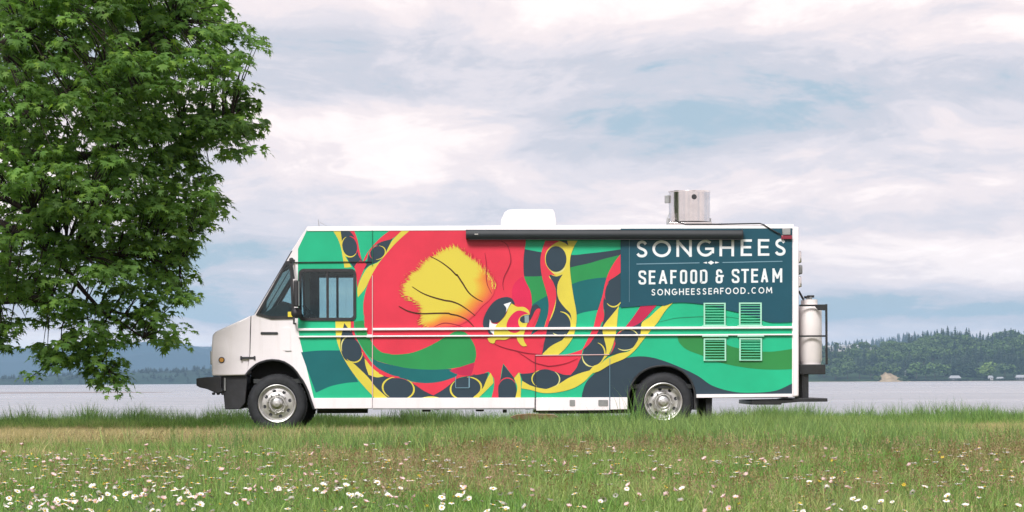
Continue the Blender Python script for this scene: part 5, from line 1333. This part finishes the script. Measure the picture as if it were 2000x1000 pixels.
FB = lambda p, s, seed: np.array([fbm(a, b, s, 3, seed) for a, b in p])
def zone(p, dens):
    return p[rg.random(len(p)) < dens]
def finish(p, s0, s1, tilt=0.12):
    z = np.array([ground_z(a, b) for a, b in p]) - 0.008
    return np.column_stack([p, z]), np.column_stack([rg.normal(0, tilt, len(p)), rg.normal(0, tilt, len(p)), rg.uniform(0, 6.28, len(p))]), rg.uniform(s0, s1, len(p))
def sm(x, a, b): return np.clip((x - a) / (b - a), 0, 1)
tg = [tuft_mesh('grass_tuft', g_green, 15, .06, .15, .0055, .06, .75, 100 + i) for i in range(4)]
tt = [tuft_mesh('tall_grass_tuft', g_lush, 13, .14, .30, .0065, .06, .6, 200 + i) for i in range(4)]
ts = [tuft_mesh('straw_tuft', g_straw, 16, .06, .15, .0050, .08, 0.9, 300 + i) for i in range(4)]
th_ = [tuft_mesh('seed_head_tuft', g_seed, 5, .12, .23, .0018, .09, .5, 400 + i, True) for i in range(4)]
# mid green meadow grass everywhere but thin on the driven track
p = field(58000, 11.0, 50.5); d = p[:, 1] + CAM_D
track = sm(d, 33.5, 36) * (1 - sm(d, 42.5, 44.5))
p = zone(p, 1 - 0.95 * track); q, r, s = finish(p, .75, 1.35)
d = p[:, 1] + CAM_D
n1 = FB(p, .5, 3.0)
s = s * (1 - 0.52 * sm(d, 23, 31) * (1 - sm(d, 42, 44)) * (1 - .6 * np.exp(-((p[:, 0] - 2.0) / 2.5) ** 2)))
scatter('meadow_grass', tg, q, r, s, np.clip(.30 + .9 * n1 + rg.normal(0, .2, len(p)), 0, 1), 'short green meadow grass covering the foreground and under the truck')
# lush tall grass: behind the truck along the bank, and in clumps in front
p1 = field(9000, 44.5, 49.8, 2.2); n1 = FB(p1, .8, 8.0); k1 = rg.random(len(p1)) < .55 + .6 * n1; p1 = p1[k1]
q1, r1, s1 = finish(p1, .6, 1.2); s1 = s1 * np.clip(1.0 + .8 * n1[k1], .55, 1.8)
p2 = field(22000, 26.5, 34.5); n2 = FB(p2, .55, 15.0); d2 = p2[:, 1] + CAM_D
band = np.exp(-((p2[:, 0] - 1.7) / 3.0) ** 2)
k2 = rg.random(len(p2)) < np.clip((.42 + .9 * n2) * band, 0, 1) * (1 - sm(d2, 36, 37)); p2 = p2[k2]
q2, r2, s2 = finish(p2, .7, 1.25); s2 = s2 * (1 + .25 * np.exp(-((p2[:, 0] - 1.6) / 2.6) ** 2))
p3 = field(10000, 11.0, 27.0); n3 = FB(p3, .7, 25.0); k3 = rg.random(len(p3)) < np.clip(.15 + .5 * n3, 0, 1); p3 = p3[k3]
q3, r3, s3 = finish(p3, .45, .8)
scatter('tall_grass', tt, np.concatenate([q1, q2, q3]), np.concatenate([r1, r2, r3]), np.concatenate([s1, s2, s3]),
        np.concatenate([rg.uniform(0, .6, len(q1)), rg.uniform(.2, 1, len(q2)), rg.uniform(.2, 1, len(q3))]), 'tall lush green grass along the bank and in clumps before the truck')
# dry straw on the track beside the truck
p = field(34000, 32.0, 44.5); d = p[:, 1] + CAM_D; n1 = FB(p, .35, 31.0)
dens = np.exp(-((d - 37.0) / 2.8) ** 2) * np.clip(.85 + .8 * n1 - .35 * np.exp(-((p[:, 0] - 2.0) / 2.2) ** 2), .15, 1); p = p[rg.random(len(p)) < dens]
q, r, s = finish(p, .7, 1.2); 
pb = field(5000, 14, 34); nb = FB(pb, .6, 41.0); pb = pb[rg.random(len(pb)) < np.clip(.08 + .5 * nb, 0, 1)]
qb, rb, sb = finish(pb, .8, 1.4)
scatter('dry_grass', ts, np.concatenate([q, qb]), np.concatenate([r, rb]), np.concatenate([s, sb]), rg.random(len(q) + len(qb)), 'short straw-coloured dry grass on the track beside the truck')
# reddish brown seed heads
p = field(40000, 12.0, 33.0); d = p[:, 1] + CAM_D; n1 = FB(p, .42, 51.0)
dens = (sm(d, 12, 17) * (1 - sm(d, 24, 32))) * np.clip(.07 + .6 * n1 + .04 * (p[:, 0] - .2), 0.015, .22); p = p[rg.random(len(p)) < dens]
q, r, s = finish(p, .75, 1.2)
scatter('seed_head_grass', th_, q, r, s, rg.random(len(p)), 'reddish brown grass seed heads standing in the meadow')
# one tall clump that reaches up across the rear wheel
def clump(px, Y, h, n, spread, label, seed, name='tall_grass_clump', m=None):
    random.seed(seed); b = P(px, 800, Y); mb = MB()
    for _ in range(n):
        a = random.uniform(0, 6.28); r_ = spread * math.sqrt(random.random())
        blade(mb, b.x + math.cos(a) * r_, Y + math.sin(a) * r_ * .5, h * random.uniform(.45, 1), .011, random.uniform(.05, .5), random.uniform(0, 6.28), 4)
    o = mb.build(name, m or g_lush2, None, smooth=False, recalc=False, at=(b.x, Y, 0.0))
    tag(o, label, 'grass clump')
g_lush2 = leafmat('clump_grass', (0.15, 0.30, 0.085), 0.40, 0.3, 6.0)
clump(1236, -3.2, 0.80, 40, .16, 'tall thin grass clump reaching up before the rear wheel', 1)
clump(1258, -3.6, 0.50, 80, .25, 'dense green grass clump at the left side of the rear tyre', 2)
clump(1315, -3.4, 0.44, 80, .25, 'dense green grass clump hiding the bottom of the rear rim', 3)
clump(1180, -3.0, 0.42, 70, .25, 'short green grass clump below the skirt latch', 4)
for k_, (px_, Y_, h_) in enumerate(((480, -1.6, .24), (515, -0.9, .21), (556, -0.8, .22), (600, -1.2, .22))):
    clump(px_, Y_, h_, 90, .26, ('short grass clump before the front bumper bracket', 'thin grass clump at the left side of the front tyre', 'thin grass clump under the front rim', 'grass clump behind the front tyre below the white sill')[k_], 40 + k_)
for k_, (px_, Y_, h_) in enumerate(((820, -6.0, .30), (1010, -7.0, .30), (1110, -5.0, .34), (1405, -5.0, .32))):
    clump(px_, Y_, h_, 70, .35, ('broad tall grass clump below the green belly of the mural', 'broad tall grass clump below the octopus legs', 'tall ragged grass clump before the access hatch', 'tall ragged grass clump before the mud flap')[k_], 50 + k_)
clump(1592, -8.0, 0.33, 14, .12, 'sparse dark grass clump in front of the rear bumper step', 5)
clump(1640, -8.5, 0.28, 12, .10, 'leaning thin grass clump beyond the rear bumper step', 6)

# ------------------------------------------------------------------ daisies
petal = mat('daisy_petals', (0.82, 0.78, 0.74), 0.6, var=0.06, vscale=60)
petal_p = mat('daisy_pink_petals', (0.78, 0.56, 0.55), 0.6, var=0.15, vscale=60)
disc_m = mat('daisy_disc', (0.62, 0.40, 0.04), 0.8, var=0.2, vscale=90)
butter = mat('buttercup_petals', (0.80, 0.58, 0.04), 0.4, var=0.1, vscale=60)
stem_m = mat('flower_stem', (0.08, 0.17, 0.04), 0.7, var=0.2, vscale=30)
def daisy_mesh(seed, pm, np_=13, cup=0.15, r=0.0225):
    random.seed(seed); mb = MB(); h = 1.0
    for k in range(np_):
        a = 2 * math.pi * k / np_ + random.uniform(-.08, .08); c_, s_ = math.cos(a), math.sin(a); l = r * random.uniform(.88, 1.08); w = r * .22; zz = r * (cup + random.uniform(-.08, .1))
        mb.add([(r * .22 * c_, r * .22 * s_, 0), (l * .65 * c_ - w * s_, l * .65 * s_ + w * c_, zz * .7), (l * c_, l * s_, zz), (l * .65 * c_ + w * s_, l * .65 * s_ - w * c_, zz * .7)], [(0, 3, 2, 1)])
    mb.cur = 1; mb.lathe([(0, r * .24), (r * .2, r * .2), (r * .32, r * .05), (r * .3, -r * .03)], (0, 0, 0), 'Z', 8)
    mb.cur = 2; mb.lathe([(r * .3, -r * .02), (r * .18, -r * .14), (0.0011, -r * .2)], (0, 0, 0), 'Z', 6)
    mb.tube([(0, 0, -r * .15), (.004, .002, -.06), (.010, .0, -.16)], [.0014, .0016, .002], 4, False)
    return as_mesh(mb, 'daisy', [pm, disc_m, stem_m])
DW = [daisy_mesh(60 + i, petal, 13, (.1, .3, -.15, .5)[i]) for i in range(4)]
DP = [daisy_mesh(70 + i, petal_p, 12, (.6, .9)[i], .019) for i in range(2)]
DY = [daisy_mesh(80, butter, 6, .5, .015)]
rd_ = random.Random(21)
drift = [(-1 + 2 * rd_.random() ** 1.5, 12.5 + 10 * rd_.random() ** 1.2, rd_.uniform(.12, .55)) for _ in range(70)]
cnt = 0; extra = []; nw = 0
spots = []
while len(spots) < 1350:
    if rd_.random() < .66:
        c = rd_.choice(drift); d = c[1] + rd_.gauss(0, 1.3) * c[2]; x = c[0] * .179 * c[1] + rd_.gauss(0, .8) * c[2]
    else: d = 12.0 + 14.5 * rd_.random() ** 1.5; x = rd_.uniform(-1, 1) * (.179 * d + .25)
    if d < 12 or d > 27 or abs(x) > .179 * d + .25: continue
    spots.append((d, x))
for d, x in sorted(spots):
    side = x / (.179 * d)
    if rd_.random() > (1.0 if side < -.1 else .62) * (1 - .6 * max(0, (d - (22 if side < -.2 else 19)) / 6)): continue
    y = d - CAM_D; k = rd_.random()
    kind = 'w' if k < .80 else ('p' if k < .95 else 'y')
    me = rd_.choice({'w': DW, 'p': DP, 'y': DY}[kind]); s = rd_.uniform(.7, 1.15) * min(1.1, max(.72, d / 17)); z = ground_z(x, y) + rd_.uniform(.135, .21)
    vi = DW.index(me) if kind == 'w' else 0
    rot = (rd_.gauss(.1, .42), rd_.gauss(0, .42), rd_.uniform(0, 6.28))
    cnt += 1
    nw += kind == 'w'
    if kind == 'w' and nw > 300: extra.append((me, x, y, z, s)); continue
    o = bpy.data.objects.new({'w': 'daisy', 'p': 'pink_daisy', 'y': 'yellow_wildflower'}[kind], me); COL.objects.link(o)
    o.location = (x, y, z); o.scale = (s,) * 3; o.rotation_euler = rot
    tag(o, {'w': ('flat open white daisy in the meadow grass', 'shallow cupped white daisy in the meadow grass', 'white daisy with drooping petals in the meadow grass', 'white daisy with upswept petals in the meadow grass')[vi], 'p': ('half-closed pink-tinged daisy in the meadow grass', 'nearly closed pink daisy bud in the meadow grass')[DP.index(me) if kind == 'p' else 0], 'y': 'small yellow wildflower in the meadow grass'}[kind], 'flower',
        {'w': 'white daisies in the meadow', 'p': 'pink daisies in the meadow', 'y': 'yellow flowers in the meadow'}[kind])
if extra:
    o = scatter_mass('distant_daisies', [(m, x, y, z, s, s, rd_.uniform(0, 6)) for m, x, y, z, s in extra], [petal, disc_m, stem_m], 'scattered small white daisies farther back in the meadow', 'flowers')
# a plank lying in the grass beyond the truck
wood = mat('orange_wood', (0.62, 0.30, 0.10), 0.7, var=0.3, vscale=8, col2=(0.80, 0.62, 0.45))
a, b = P(992, 0, 4.6).x, P(1086, 0, 4.9).x
o = MB().prism([(a, .15), (a + .1, .11), (b - .1, .12), (b, .15), (b - .06, .19), (a + .3, .205), (a + .1, .19)], 4.5, 4.8).build('plank', wood, None, bevel=.01, at=((a + b) / 2, 4.65, 0.0))
tag(o, 'pale orange weathered plank lying in the grass beyond the truck', 'plank')
for xx_ in (a + .15, b - .15):
    MB().box(xx_ - .04, xx_ + .04, 4.55, 4.75, -.02, .13).build('plank_block', wood, o)

# ------------------------------------------------------------------ haze: the air over the sea
if HAZE > 0:
    hz = bpy.data.materials.new('sea_haze'); hz.use_nodes = True
    t = hz.node_tree; t.nodes.clear(); out = N(t, 'ShaderNodeOutputMaterial'); pv = N(t, 'ShaderNodeVolumePrincipled')
    pv.inputs['Color'].default_value = (0.40, 0.62, 0.84, 1); pv.inputs['Density'].default_value = HAZE; pv.inputs['Anisotropy'].default_value = 0.0
    t.links.new(pv.outputs[0], out.inputs['Volume'])
    o = MB().box(-9500, 9500, -90, 24500, -11, 232).build('haze', hz, None, smooth=False)
    tag(o, 'thin blue sea haze over the water and far shores', 'haze', kind='stuff')
